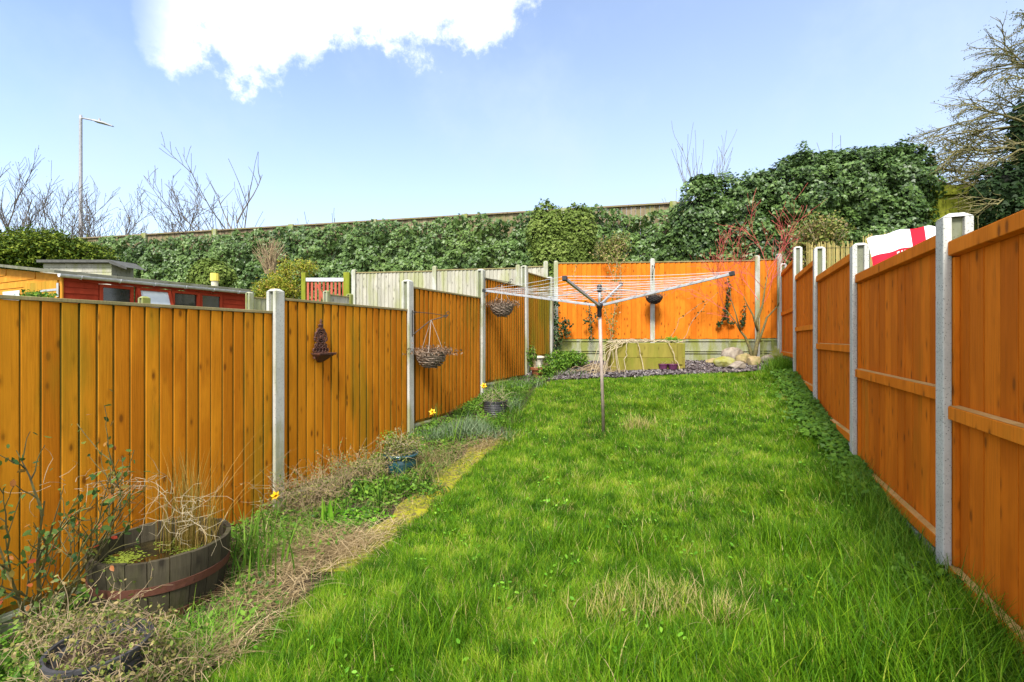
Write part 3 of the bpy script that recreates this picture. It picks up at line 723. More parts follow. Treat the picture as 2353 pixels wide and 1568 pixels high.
def bare_tree(u, vtop, Z, label, seed, lean=0., kids=4, depth=3, stems=1, r=.07, spread=.5, mat='bark_grey', group=None, up=.15, minr=.008, budn=0, name='bare_tree', cat='tree', z0=1.3, twig=None, L=None, ysq=1):
    rr = random.Random(seed); top = AT(u, vtop, Z); hgt = top.z-z0
    root = empty(name, (top.x, Z, z0), 0, label, cat, group); a, b = MB(), MB(); tips = []
    for s in range(stems):
        d = Vector((lean+rr.uniform(-.3,.3)*(stems > 1), rr.uniform(-.2,.2), 1)).normalized()
        branch_tree((a, b), Vector((rr.uniform(-.3,.3)*(stems > 1), 0, 0)), d, hgt*.68 if depth > 2 else hgt*.72, r, depth, rr, spread, up, kids, tips, minr, .09, .5)
    if a.n: a.build('trunk', M[mat], root, smooth=True)
    b.build('crown', M[twig or mat], root, smooth=True)
    if budn:
        P = np.array([tuple(t) for t in tips]); P = P[RS.randint(0, len(P), budn)]+RS.randn(budn, 3)*.05
        mm = MB(); mm.np_add(*leaves(P, RS.randn(budn, 3), .045*(.6+RS.rand(budn)), LEAF_OVAL)); mm.build('buds', M['bud'], root)['kind'] = 'stuff'
    return root
GT = 'bare trees beyond the roadside barrier'
bare_tree(60, 395, 21, 'bushy bare tree at the far left edge behind the conifer', 3, 0, 6, 3, 4, .06, .5, group=GT, budn=500, minr=.0072)
bare_tree(140, 430, 20.5, 'bare tree just left of the street lamp pole', 4, .05, 6, 3, 3, .05, .55, group=GT, budn=400, minr=.0072)
bare_tree(225, 450, 20, 'low bare tree just right of the street lamp pole', 5, .2, 6, 3, 2, .05, .6, group=GT, budn=250, minr=.0072)
bare_tree(385, 435, 19, 'spreading bare bush between the street lamp and the tall forked tree', 6, 0, 5, 3, 3, .045, .65, group=GT, budn=350, minr=.0072)
bare_tree(600, 335, 18.5, 'sparse bare tree with a long stem leaning left', 8, -.62, 5, 2, 1, .06, .65, group=GT, minr=.008, up=.2)
bare_tree(575, 355, 18.2, 'bare tree with forked limbs fanning upward right of the leaning stem', 9, -.12, 4, 3, 2, .05, .6, group=GT, minr=.0075)
bare_tree(715, 470, 17.5, 'thin bare twigs just clearing the barrier top in the middle left', 10, .35, 3, 2, 2, .02, .5, group=GT, minr=.008)
bare_tree(1632, 335, 15.5, 'tall fan of bare twigs behind the left end of the big ivy mound', 12, 0, 6, 2, 3, .03, .38, group=GT, minr=.006, up=.3)
bare_tree(1790, 335, 15.5, 'loose pale bare twigs above the middle of the big ivy mound', 13, .15, 4, 2, 2, .03, .55, group=GT, minr=.007, twig='twig_tan')
bare_tree(1920, 315, 15.0, 'sparse bare twigs above the right part of the big ivy mound', 14, .0, 4, 2, 2, .02, .5, group=GT, minr=.006)
# the big drooping tree on the right
rr = random.Random(21); TB = Vector((14.6, 11.9, 1.2)); tr = empty('budding_tree', TB, 0, 'large drooping tree with budding twigs hanging in from the right edge', 'tree')
a, b = MB(), MB(); tips = []
a.tube([(0,0,0),(-.1,0,1.5),(.05,.1,3.2),(.0,0,5),(.1,0,7),(.2,0,9)], [.28,.25,.22,.17,.11,.05], 10)
for k in range(20):
    z = 1.9+k*.40; ln = 3.25-.05*abs(k-4)**1.3; d = Vector((-1, rr.uniform(-.45,.45), rr.uniform(.25,.55)))
    if k > 8: d.z += .25; ln -= .12*(k-8)
    branch_tree((a, b), Vector((0,0,z)), d, ln, .07-.002*k, 3, rr, .55, -.06, 6, tips, .0055, .10, .52, Vector((-.5,0,-.12)))
a.build('trunk', M['bark_green'], tr, smooth=True); b.build('crown', M['bark_green'], tr, smooth=True)
P = np.array([tuple(t) for t in tips]); nb_ = 24000; P = P[RS.randint(0, len(P), nb_)]+RS.randn(nb_, 3)*.05
mm = MB(); mm.np_add(*leaves(P, RS.randn(nb_, 3), .038*(.6+RS.rand(nb_)*.7))); mm.build('buds', M['bud'], tr)['kind'] = 'stuff'

# ------------------------------------------------------------------ ivy
def ell_leaves(C, Rr, n, size, tmpl=LEAF_IVY, lumps=.12, seed=0, zmin=None, up=.35):
    C = np.array(C, float); Rr = np.array(Rr, float)
    D = RS.randn(n, 3); D /= np.linalg.norm(D, axis=1, keepdims=True); D[:, 1] = -np.abs(D[:, 1])*.999+ .25*(RS.rand(n) < .3)
    D /= np.linalg.norm(D, axis=1, keepdims=True)
    lump = 1+lumps*vnoise(D[:, 0]*Rr[0]*1.6+seed, D[:, 2]*Rr[2]*1.6+D[:, 1], 1.6, seed)+lumps*.5*vnoise(D[:, 0]*Rr[0]*4, D[:, 2]*Rr[2]*4, 1.5, seed+3)
    dep = 1-.22*RS.rand(n)**2.2+.16*(RS.rand(n) < .05)*RS.rand(n)
    P = C+D*Rr*(lump*dep)[:, None]
    N = D/Rr; N /= np.linalg.norm(N, axis=1, keepdims=True); N = N+RS.randn(n, 3)*.45; N[:, 2] += up
    r = np.clip(.12+.5*RS.rand(n)+.22*vnoise(P[:, 0], P[:, 2], 1.2, seed+5)+.25*(lump-1)/max(lumps, .01)*.5, 0, 1)
    if zmin is not None:
        k = P[:, 2] > zmin; P, N, r = P[k], N[k], r[k]
    return leaves(P, N, size*(.45+.85*RS.rand(len(P))), tmpl, r)
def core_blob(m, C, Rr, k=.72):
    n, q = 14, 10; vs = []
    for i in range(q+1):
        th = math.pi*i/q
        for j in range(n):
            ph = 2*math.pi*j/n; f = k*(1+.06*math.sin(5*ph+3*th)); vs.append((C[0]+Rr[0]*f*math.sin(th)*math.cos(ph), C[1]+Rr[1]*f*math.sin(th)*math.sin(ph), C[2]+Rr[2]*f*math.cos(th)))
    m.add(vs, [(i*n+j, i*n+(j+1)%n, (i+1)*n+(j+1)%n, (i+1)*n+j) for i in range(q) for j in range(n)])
def hgt(v, Z): return H+(780-v)/F*Z
# climbing ivy over the barrier
NI = 78000
X = RS.uniform(-16.5, 7.6, NI); Yw = wallY(X)
topz = WTOP+H+.02+.10*vnoise(X, X*0, 1.6, 2)
u_of = 1176+F*X/Yw
bare = np.exp(-((u_of-1470)/60)**2)*.2+np.exp(-((u_of-1165)/30)**2)*.2+np.exp(-((u_of-480)/120)**2)*.12
drop = .12+.10*vnoise(X, X*0+3, 3.2, 4)+bare+.16*np.clip(vnoise(X, X*0, .9, 7), 0, 1)
z = topz-drop-(topz-drop-1.7)*RS.rand(NI)**.9
th = .24+.30*vnoise(X, z, 1.5, 9)+.18*vnoise(X, z, 3.6, 12)
th = np.clip(th+.12*(topz-z), .04, .75)
Yp = Yw-.10-th*(1-.55*RS.rand(NI)**2)
keep = vnoise(X, z, 2.4, 15) > -.62-.3*np.clip(bare, 0, .5)*-2+0*X
keep &= ~((bare > .25) & (vnoise(X, z, 3.0, 21) > .12) & (z > topz-1.1))
keep &= ~(X > 7.1)
e = .06; gx = (vnoise(X+e, z, 1.5, 9)-vnoise(X-e, z, 1.5, 9))/(2*e)*.2; gz_ = (vnoise(X, z+e, 1.5, 9)-vnoise(X, z-e, 1.5, 9))/(2*e)*.2
N = np.stack([-gx*1.2, -np.ones(NI), -gz_*1.2+.35], 1)+RS.randn(NI, 3)*.4
r_ = np.clip(.22+.45*RS.rand(NI)+.28*vnoise(X, z, .9, 31)+.25*(th-.25), 0, 1)
P = np.stack([X, Yp, z], 1)[keep]
iv = empty('climbing_ivy', (-3, float(wallY(-3))-.4, 1.2), 0, 'long curtain of dark green ivy covering the roadside barrier', 'ivy')
m = MB(); V, Fa, rn = leaves(P-np.array([-3, float(wallY(-3))-.4, 1.2]), N[keep], .095*(.65+.6*RS.rand(keep.sum())), LEAF_IVY, r_[keep]); m.np_add(V, Fa, rn)
m.build('foliage', M['ivy_leaf'], iv)
m = MB(); rr = random.Random(5)
for k in range(150):
    x = rr.uniform(-16, 7); p = Vector((x, wallY(x)-.13, 1.3)); pts = [p.copy()]
    for j in range(9): p = p+Vector((rr.gauss(0,.12), rr.uniform(-.03,.015), rr.uniform(.2,.45))); p.z = min(p.z, WTOP+H-.1); pts.append(p.copy())
    m.tube([q-Vector((-3, float(wallY(-3))-.4, 1.2)) for q in pts], [.022-.0018*j for j in range(10)], 4)
m.build('stem', M['bark_dark'], iv)
def ivy_mass(name, label, blobs, n_per, size, mat, zmin=None, tmpl=LEAF_IVY, cat='ivy', lumps=.13, core=True, up=.35, group=None, core_k=.72):
    C0 = blobs[0][0]; root = empty(name, (C0[0], C0[1], float(G(C0[0], C0[1]))), 0, label, cat, group); loc = np.array(root.location)
    m = MB(); cm = MB()
    for i, (C, Rr) in enumerate(blobs):
        area = (Rr[0]*Rr[2]+Rr[0]*Rr[1]+Rr[1]*Rr[2])*2.6
        V, Fa, rn = ell_leaves(np.array(C)-loc, Rr, int(n_per*area), size, tmpl, lumps, i*3.1+size*40, None if zmin is None else zmin-loc[2], up); m.np_add(V, Fa, rn)
        core_blob(cm, np.array(C)-loc, Rr, core_k)
    m.build('foliage', M[mat], root)
    if core: cm.build('inner_core', M['ivy_core'], root, smooth=True)  # solid dark blobs filling the inside of the leaf mass
    return root
def EL(u, v, Z, ru, rv, ry): return ((( u-1176)/F*Z, Z, hgt(v, Z)), (ru/F*Z, ry, rv/F*Z))
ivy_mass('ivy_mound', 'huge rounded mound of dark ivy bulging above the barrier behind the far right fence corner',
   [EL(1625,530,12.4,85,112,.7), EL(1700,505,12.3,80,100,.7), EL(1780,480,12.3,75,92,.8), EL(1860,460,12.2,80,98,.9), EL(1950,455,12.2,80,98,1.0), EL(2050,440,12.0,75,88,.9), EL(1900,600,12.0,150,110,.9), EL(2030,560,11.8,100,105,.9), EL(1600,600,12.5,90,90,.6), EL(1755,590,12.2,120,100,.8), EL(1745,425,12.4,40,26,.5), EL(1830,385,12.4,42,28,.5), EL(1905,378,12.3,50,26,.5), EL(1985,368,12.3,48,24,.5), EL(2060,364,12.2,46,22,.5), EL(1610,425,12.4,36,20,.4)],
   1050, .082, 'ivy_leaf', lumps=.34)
ivy_mass('ivy_column', 'pale green ivy column standing proud of the barrier above the garden corner', [EL(1256,540,12.6,46,74,.35), EL(1326,535,12.6,44,66,.35), EL(1268,600,12.5,50,70,.3), EL(1300,580,12.6,60,70,.3)], 1000, .075, 'ivy_leaf_light', lumps=.16)
ivy_mass('ivy_mass', 'very dark ivy spilling over the mossy green fence at the right edge', [EL(2330,440,10.9,100,62,.6), EL(2400,500,10.8,140,80,.6), EL(2290,490,10.9,55,40,.3), EL(2370,310,11.6,60,90,.4)], 620, .095, 'ivy_leaf_dark', lumps=.2)
def spray_mass(name, label, blobs, n_per, size, mat, cat='shrub', stems=10, stem_mat='twig_tan', tmpl=LEAF_OVAL, up=.5, zb=None, group=None, fill=.75):
    """open shrub: leaves through the volume, stems showing"""
    C0 = blobs[0][0]; g = float(G(C0[0], C0[1])) if zb is None else zb; root = empty(name, (C0[0], C0[1], g), 0, label, cat, group); loc = np.array(root.location)
    m = MB(); sm = MB(); rr = random.Random(hash(label) % 9999 if False else len(label)*7+len(name))
    for i, (C, Rr) in enumerate(blobs):
        C = np.array(C)-loc; Rr = np.array(Rr); n = int(n_per*Rr[0]*Rr[2]*Rr[1]*4.2)
        D = RS.randn(n, 3); D /= np.linalg.norm(D, axis=1, keepdims=True); P = C+D*Rr*((1-fill*RS.rand(n)**1.3)*(1+.34*vnoise(D[:, 0]*3, D[:, 2]*3, 1.6, i)+.22*vnoise(D[:, 0]*9, D[:, 2]*9+D[:, 1]*5, 1.6, i+4)))[:, None]
        kk = vnoise(P[:, 0]/Rr[0], P[:, 2]/Rr[2], 3.2, i+2) > -.35; P = P[kk]; D = D[kk]
        N = D*.5+RS.randn(len(P), 3)*.7; N[:, 2] += up
        m.np_add(*leaves(P, N, size*(.6+.8*RS.rand(len(P))), tmpl, None, .1))
        for k in range(stems):
            d = Vector((rr.gauss(0,1), rr.gauss(0,1), rr.gauss(0,1))).normalized(); e = Vector(C)+Vector((d.x*Rr[0], d.y*Rr[1], abs(d.z)*Rr[2]*1.0))
            s = Vector((C[0]*.8+rr.uniform(-.3,.3)*Rr[0], C[1]*.8, max(0, C[2]-Rr[2]*1.1))); md = s.lerp(e, .5)+Vector((rr.gauss(0,.1)*Rr[0], 0, rr.gauss(0,.1)*Rr[2]+.12*Rr[2]))
            sm.tube([s, md, e], [.012, .008, .004] if Rr[2] > .4 else [.004,.003,.0015], 4)
    m.build('foliage', M[mat], root); sm.build('stem', M[stem_mat], root); return root
spray_mass('conifer_shrub', 'bushy green and yellow conifer behind the sheds at the left edge', [EL(90,575,15.2,95,48,.8), EL(10,590,15.0,80,44,.7), EL(190,592,15.6,70,38,.6)], 7000, .085, 'conifer_leaf', stems=12, stem_mat='bark_dark', up=1.0, fill=.85)
ivy_mass('ivy_bush', 'rounded ivy bush with light yellow green leaves just right of the yellow capped pipe', [EL(490,640,13.4,52,42,.5), EL(480,608,13.3,22,14,.25)], 700, .09, 'ivy_leaf_light', lumps=.12, cat='ivy')  # leaf tone varies by noise over the whole bush
spray_mass('garden_shrub', 'yellow green shrub with orange tips left of the red gate', [EL(648,662,13.0,46,40,.6), EL(612,672,12.7,30,34,.5), EL(697,615,13.2,36,20,.4), EL(655,615,13.1,16,26,.3)], 6000, .055, 'shrub_yellow', stems=14, zb=1.1)
spray_mass('dead_bush', 'tangle of bare tan stems in front of the ivy above the yellow green shrub', [EL(620,585,13.6,40,40,.4)], 500, .04, 'leaf_brown', stems=70, zb=1.1)
spray_mass('garden_shrub', 'tiny glossy leaved shrub peeping over the nearest left fence panel before the orange shed end', [EL(85,680,5.4,32,13,.15)], 60000, .035, 'leaf_green', stems=12)
spray_mass('bamboo_shrub', 'light green leafy shrub with bare pale stems beside the reed screen', [EL(1890,540,9.6,55,50,.4), EL(1850,590,9.8,30,45,.3)], 9000, .06, 'leaf_mixed', stems=34, stem_mat='twig_pale')

# ------------------------------------------------------------------ beyond the right fence: reed screen and flag
ra, rb = Vector((5.0, 8.1, 0)), Vector((8.6, 7.55, 0)); dd = (rb-ra).normalized(); Lr = (rb-ra).length; g0 = float(G(6, 8))
rs = empty('reed_screen', (ra.x, ra.y, g0), math.atan2(dd.y, dd.x), 'dry reed screen of thin canes beyond the right fence', 'screen')
m = MB(); rr = random.Random(2); ht = 1.72+H-g0
for k in range(190):
    x = Lr*k/190; hh = ht+rr.uniform(-.05,.05)-.12*(k < 45); m.tube([(x,rr.uniform(-.008,.008),0),(x+rr.uniform(-.01,.01),0,hh)], .0075, 5, rnd=rr.random())
m.build('canes', M['reed_wood'], rs)
m = MB()
for zz in (.4,.9,1.35,1.75,ht-.18): m.tube([(0,-.014,zz),(Lr*.5,-.014,zz-.01),(Lr,-.014,zz)], .0025, 4)
m.build('wire', M['wrought_iron'], rs)
# flag draped over the screen edge
def flag_mat(): 
    m, nt = newmat('flag_cloth'); a = attr(nt); c = nt.mix(nt.smooth(a, .45, .55), (.80,.80,.83), (.70,.012,.03)); finish(nt, c, .8, spec=.2)
flag_mat()
FZ = 6.9
fl0, fl1, fmid = AT(1986, 549, FZ), AT(2225, 512, FZ), AT(2138, 522, FZ)
fl = empty('flag', (fl0.x, FZ, fl0.z-.9), 0, 'white flag with a red cross and white lettering draped beyond the right fence', 'flag')
FW, FH = 1.50, .92; m = MB(); nx, ny = 90, 60
def fpos(s, t):
    """s 0..1 along, t 0..1 down"""
    tx = .02+.93*s; X = tx*(fl1.x-fl0.x)+ t*.14*(1-s)+.02*math.sin(t*5+s*3)
    zt = .9+(fmid.z-fl0.z)*math.sin(min(1, s/.64)*math.pi/2) - (.0 if s < .64 else (s-.64)*.05)
    Y = .035*math.sin(s*19+t*3)*(.3+t)+.02*math.sin(s*41)*t-.10*t+.03*math.sin(s*7)
    return (X, Y, zt-t*FH+.012*math.sin(s*23)*(1-t))
vs = []; rv = []
for j in range(ny+1):
    for i in range(nx+1):
        s, t = i/nx, j/ny; vs.append(fpos(s, t))
        rv.append(1.0 if abs(s-.5) < .062 or abs(t-.385) < .10 else 0.0)
m.v = vs; m.n = len(vs); m.f = [(j*(nx+1)+i, j*(nx+1)+i+1, (j+1)*(nx+1)+i+1, (j+1)*(nx+1)+i) for j in range(ny) for i in range(nx)]; m.mi = [0]*len(m.f); m.r = rv
fo = m.build('cloth', M['flag_cloth'], fl, smooth=True)
LET = {'E':[(0,0,.22,1),(0,.8,.8,1),(0,.4,.7,.6),(0,0,.8,.2)],'N':[(0,0,.22,1),(.62,0,.84,1),'d'],'G':[(0,0,.22,1),(0,.8,.84,1),(0,0,.84,.2),(.62,0,.84,.5),(.42,.35,.84,.52)],
       'L':[(0,0,.22,1),(0,0,.8,.2)],'A':[(0,0,.22,1),(.62,0,.84,1),(0,.8,.84,1),(.2,.38,.65,.56)],'D':[(0,0,.22,1),(.62,.12,.84,.88),(0,.8,.7,1),(0,0,.7,.2)]}
m = MB()
def letter_quad(q4):
    n0 = 4; pts = []
    for j in range(n0+1):
        for i in range(n0+1):
            a, b = i/n0, j/n0; s = (q4[0][0]*(1-a)+q4[1][0]*a)*(1-b)+(q4[3][0]*(1-a)+q4[2][0]*a)*b; t = (q4[0][1]*(1-a)+q4[1][1]*a)*(1-b)+(q4[3][1]*(1-a)+q4[2][1]*a)*b
            x, y, z = fpos(s, t); pts.append((x, y-.004, z))
    m.add(pts, [(j*5+i, j*5+i+1, j*5+i+6, j*5+i+5) for j in range(4) for i in range(4)])
sx = .27; lw = .052; lh = .12
for ch in 'ENGLAND':
    for b in LET[ch]:
        if b == 'd': q4 = [(sx+.0*lw, .385-lh/2), (sx+.28*lw, .385-lh/2), (sx+.84*lw, .385+lh/2), (sx+.56*lw, .385+lh/2)]
        else: q4 = [(sx+b[0]*lw, .385+lh/2-b[3]*lh), (sx+b[2]*lw, .385+lh/2-b[3]*lh), (sx+b[2]*lw, .385+lh/2-b[1]*lh), (sx+b[0]*lw, .385+lh/2-b[1]*lh)]
        letter_quad(q4)
    sx += lw*1.25
m.build('lettering', M['white_paint'], fl)

# ------------------------------------------------------------------ rotary airer
AZ = 5.7; base = GP(1387, 997); hub = AT(1377, 703, AZ); 
air = empty('rotary_airer', (base.x, base.y, base.z), 0, 'open rotary clothes airer with grey arms and brown pole on the lawn', 'clothes airer')
O = Vector(air.location)
m = MB(); m.tube([(0,0,-.05), hub-O], .020, 14); m.build('pole', M['airer_pole'], air, smooth=True)
top = AT(1377, 662, AZ)
m = MB(); m.tube([hub-O+Vector((0,0,-.01)), top-O], .016, 12); m.build('inner_pole', M['galvanised'], air, smooth=True)
m = MB(); m.lathe([(0,-.13),(.024,-.13),(.028,-.12),(.028,-.03),(.038,-.02),(.042,.015),(.03,.03),(0,.035)], 16, hub-O); m.build('hub', M['black_plastic'], air, smooth=True)
m = MB(); m.lathe([(0,-.05),(.026,-.05),(.03,-.01),(.03,.02),(.018,.045),(0,.05)], 14, top-O); m.build('head', M['black_plastic'], air, smooth=True)
ends = [AT(1112, 668, 6.45), AT(1297, 640, 4.5), AT(1683, 629, 4.85), AT(1427, 654, 6.95)]
for e in ends:
    d = (e-hub).normalized(); s = hub+d*.05
    x = d.cross(Vector((0,0,1))).normalized(); y = x.cross(d)
    m = MB(); vs = []
    for q in (s, e):
        for a_, b2 in ((-.013,-.015),(.013,-.015),(.013,.015),(-.013,.015)): vs.append(q-O+x*a_+y*b2)
    m.add(vs, [(0,1,5,4),(1,2,6,5),(2,3,7,6),(3,0,4,7),(0,3,2,1),(4,5,6,7)]); ar = m.build('arm', M['galvanised'], air, bevel=.004)
    m = MB(); vs = []
    for q in (e-d*.03, e+d*.02):
        for a_, b2 in ((-.021,-.023),(.021,-.023),(.021,.023),(-.021,.023)): vs.append(q-O+x*a_+y*b2)
    m.add(vs, [(0,1,5,4),(1,2,6,5),(2,3,7,6),(3,0,4,7),(0,3,2,1),(4,5,6,7)]); m.build('end_cap', M['black_plastic'], ar, bevel=.005)
    m = MB(); m.tube([top-O+Vector((0,0,-.01)), hub.lerp(e, .42)-O+y*.02], .006, 6); m.build('strut', M['galvanised'], air)
m = MB(); order = [0,1,2,3]
for k in range(9):
    f = 1-.085*k
    for i in range(4):
        a_, b2 = ends[order[i]], ends[order[(i+1)%4]]
        pa_ = hub.lerp(a_, f)+Vector((0,0,.02)); pb_ = hub.lerp(b2, f)+Vector((0,0,.02)); md = pa_.lerp(pb_, .5)-Vector((0,0,.012+.012*random.random()))
        m.tube([pa_-O, pa_.lerp(md, .5)-Vector((0,0,.004))-O, md-O, pb_.lerp(md, .5)-Vector((0,0,.004))-O, pb_-O], .0026, 4)
m.build('washing_line', M['airer_line'], air)

# ------------------------------------------------------------------ hanging baskets, brackets and the cast shelf
def bracket(P, out, label, up=.0, size=.36, lift=.20):
    """wrought iron bracket on a post; `out` horizontal direction"""
    root = empty('wall_bracket', P, 0, label, 'bracket', 'wrought iron brackets on the left fence posts'); out = out.normalized()
    m = MB(); m.tube([(0,0,.12),(0,0,-.22)], .007, 5); m.build('back_bar', M['wrought_iron'], root)
    m = MB(); m.tube([Vector((0,0,-.20)), out*size*.5+Vector((0,0,-.2+lift*.95)), out*size+Vector((0,0,.06))], .006, 5)
    m.tube([Vector((0,0,.10)), out*size*.5+Vector((0,0,.085)), out*size+Vector((0,0,.05))], .0045, 5); m.build('arm', M['wrought_iron'], root)
    m = MB()
    for c, r0, s0 in ((out*size+Vector((0,0,.085)), .028, 1), (out*size*.93+Vector((0,0,.045)), .022, -1), (out*.035+Vector((0,0,.085)), .022, 1)):
        m.tube([c+out*math.cos(t)*r0*(1-t*.07)*s0+Vector((0,0,math.sin(t)*r0*(1-t*.07))) for t in np.linspace(0, 5.2, 14)], .0045, 5)
    m.build('scroll', M['wrought_iron'], root)
    return root
def basket(hook, drop, rad, dep, label, mat='wicker', chains=True, plant='leaf_brown', nplant=900, group='wicker hanging baskets'):
    C = hook-Vector((0,0,drop)); root = empty('hanging_basket', C, 0, label, 'hanging basket', group)
    m = MB(); rr = random.Random(int(rad*1000)+int(drop*100)); rows = 9
    for k in range(rows):
        t = k/(rows-1); zz = -dep*t; r0 = rad*math.sqrt(max(0, 1-(t*.93)**2.3))+.004
        for q in range(2):
            ph = rr.uniform(0, 6.28)
            m.tube([(math.cos(a)*(r0+.006*math.sin(a*11+k*math.pi+q*2)), math.sin(a)*(r0+.006*math.sin(a*11+k*math.pi+q*2)), zz+q*.008+.006*math.sin(a*2+ph)) for a in np.linspace(0, 2*math.pi, 45)], .0072, 5, rnd=rr.random())
    m.build('wicker_bowl', M[mat], root)
    m = MB(); m.lathe([(0,-.02),(rad*.93,-.02),(rad*.80,-dep*.5),(rad*.3,-dep*.96),(0,-dep*.98)], 24); m.build('lining', M['wicker_dark'], root)
    if chains:
        for k in range(3):
            a = 2*math.pi*k/3+.5; m = MB(); m.tube([(rad*.95*math.cos(a), rad*.95*math.sin(a), 0), Vector((rad*.4*math.cos(a), rad*.4*math.sin(a), drop*.6)), (0,0,drop)], .004, 4); m.build('chain', M['rope_pale'], root)
    n = nplant; P = np.stack([RS.randn(n)*rad*.7, RS.randn(n)*rad*.7, np.abs(RS.randn(n))*.045-.01], 1)
    m = MB(); m.np_add(*leaves(P, RS.randn(n, 3), .028*(.5+RS.rand(n)), LEAF_OVAL)); 
    Pb = np.stack([RS.randn(150)*rad*.5, RS.randn(150)*rad*.5, np.full(150, -.01)], 1)
    m.np_add(*blades(Pb, .12+.20*RS.rand(150), .5, 2.3, .006, segs=4))
    m.build('dead_plant', M[plant], root)
    return root
nL = Vector((dL.y, -dL.x, 0))       # into the garden from the left fence
for i, (u, v, Z, lab) in enumerate(((945,735,KL/773,'nearer'),(1106,655,KL/606,'farther'))):
    p = on_left(Z)+nL*.07; P = Vector((p.x, p.y, hgt(v, Z)))
    outd = (nL*.8+dL*.75).normalized() if i == 0 else (nL*.75+dL*.7).normalized()
    bracket(P, outd, 'black scrolled bracket on the second left fence post holding the nearer basket' if i == 0 else 'black scrolled bracket on the third left fence post beside the airer arm', size=.46)
    hk = P+outd*(.24 if i == 0 else .30)+Vector((0,0,.0))
    basket(hk, .43 if i == 0 else .33, .185, .19, 'wicker hanging basket of dead brown plants nearest the camera on the left fence' if i == 0 else 'wicker hanging basket under the left tip of the airer', nplant=1000)
# basket on the far fence post, seen under the airer
bp = AT(1499, 640, 10.75); bk = basket(bp+Vector((0,-.12,.0)), .42, .17, .15, 'dark hanging basket on the middle post of the far fence', mat='wicker_dark', nplant=300)
rt = bracket(AT(1498, 622, 10.83), Vector((0,-1,0)), 'black bracket strapped to the middle post of the far fence', size=.2)
# cast shelf
sp = on_left(KL/ (1710-729.))+nL*.035; SZ = sp.y; shf = empty('wall_shelf', (sp.x, sp.y, hgt(813, SZ)), math.atan2(-dL.y, -dL.x), 'ornate rusty cast iron shelf hung on the second fence panel', 'shelf')
# local x along the fence towards the camera, y into the garden
m = MB(); m.box(-.105, .105, -.0, .115, -.012, .0); m.box(-.11, .11, -.004, .12, .0, .010); m.box(-.09, .09, 0, .03, -.05, -.012)
m.add([(-.10,.0,-.012),(.10,.0,-.012),(.10,.10,-.012),(-.10,.10,-.012),(-.03,.0,-.09),(.03,.0,-.09)], [(0,3,2,1),(0,1,5,4),(2,3,4,5),(0,4,3),(1,2,5)])
m.build('ledge', M['rusty_cast'], shf, bevel=.003)
m = MB()
def ring(cx, cz, r, rad=.0075, y=.012, n=16, a0=0, a1=2*math.pi, sz=1.): m.tube([(cx+r*math.cos(t), y, cz+r*math.sin(t)*sz) for t in np.linspace(a0, a1, n)], rad, 5)
for sx_ in (-1, 1):
    ring(sx_*.078, .035, .020); ring(sx_*.040, .038, .022); ring(sx_*.058, .082, .018); ring(sx_*.03, .095, .02); ring(sx_*.055, .15, .026); ring(sx_*.052, .195, .02); ring(sx_*.03, .235, .016)
    ring(sx_*.016, .285, .010)
    m.tube([(sx_*.085,.01,.03),(sx_*.055,.012,.09),(sx_*.045,.012,.11),(sx_*.066,.012,.14),(sx_*.073,.012,.17),(sx_*.060,.012,.21),(sx_*.032,.012,.245),(0,.012,.275)], .009, 6)
ring(0, .035, .024); ring(0, .165, .045, sz=1.35); ring(0, .165, .028, sz=1.3); ring(0, .26, .018); ring(0, .075, .016); ring(0, .165, .012, .012)
m.lathe([(0,.36),(.006,.345),(.014,.325),(.008,.312),(.012,.30),(.02,.288),(0,.278)], 10, (0,.012,0))
m.box(-.055, .055, .0, .007, .0, .10); m.box(-.035, .035, .0, .006, .10, .245)
m.build('scrollwork', M['rusty_cast'], shf, smooth=True)

# ------------------------------------------------------------------ half barrel pond
BC = Vector((-2.23, 3.06, 0)); bg_ = float(G(BC.x, BC.y)); BH = .43; BRr = .375
bar_ = empty('half_barrel', (BC.x, BC.y, bg_-.02), 0, 'weathered half barrel filled with water and duckweed in the left border', 'planter')
def brad(z): return BRr*(.80+.20*math.sin(min(1, z/BH*.9+.1)*math.pi/2))
ns = 22; m = MB(); rr = random.Random(4)
for k in range(ns):
    a0, a1 = 2*math.pi*k/ns+.006, 2*math.pi*(k+1)/ns-.006; r_k = rr.random(); tz = BH+rr.uniform(-.006,.004); lv = 7; vs = []
    for j in range(lv):
        z = tz*j/(lv-1)
        for a in np.linspace(a0, a1, 3):
            vs.append((brad(z)*math.cos(a), brad(z)*math.sin(a), z))
        for a in np.linspace(a1, a0, 3): vs.append(((brad(z)-.028)*math.cos(a), (brad(z)-.028)*math.sin(a), z))
    fs = [(j*6+i, j*6+(i+1)%6, (j+1)*6+(i+1)%6, (j+1)*6+i) for j in range(lv-1) for i in range(6)]; fs.append(tuple((lv-1)*6+i for i in range(6)))
    m.add(vs, fs, r_k)
m.build('staves', M['barrel_wood'], bar_)
for z0, z1 in ((.06,.105),(.235,.285)):
    m = MB(); m.lathe([(brad(z0)+.001,z0),(brad(z0)+.006,z0),(brad(z1)+.006,z1),(brad(z1)+.001,z1)], 48); m.build('hoop', M['rusty_hoop'], bar_)
m = MB(); n = 40; m.add([(0,0,BH-.11)]+[((brad(.3)-.029)*math.cos(2*math.pi*k/n), (brad(.3)-.029)*math.sin(2*math.pi*k/n), BH-.11) for k in range(n)], [(0, 1+k, 1+(k+1)%n) for k in range(n)]); m.build('water', M['pond_water'], bar_)
m = MB(); rr = random.Random(9)
PD = []
for (cx, cy, sr, n) in ((-.24,-.03,.06,260),(-.20,-.12,.05,160),(.02,.14,.07,120),(.12,.06,.05,100),(.2,.1,.05,60),(-.08,.2,.05,70)):
    PD += [(cx+rr.gauss(0,sr), cy+rr.gauss(0,sr*.7), BH-.107) for _ in range(n)]
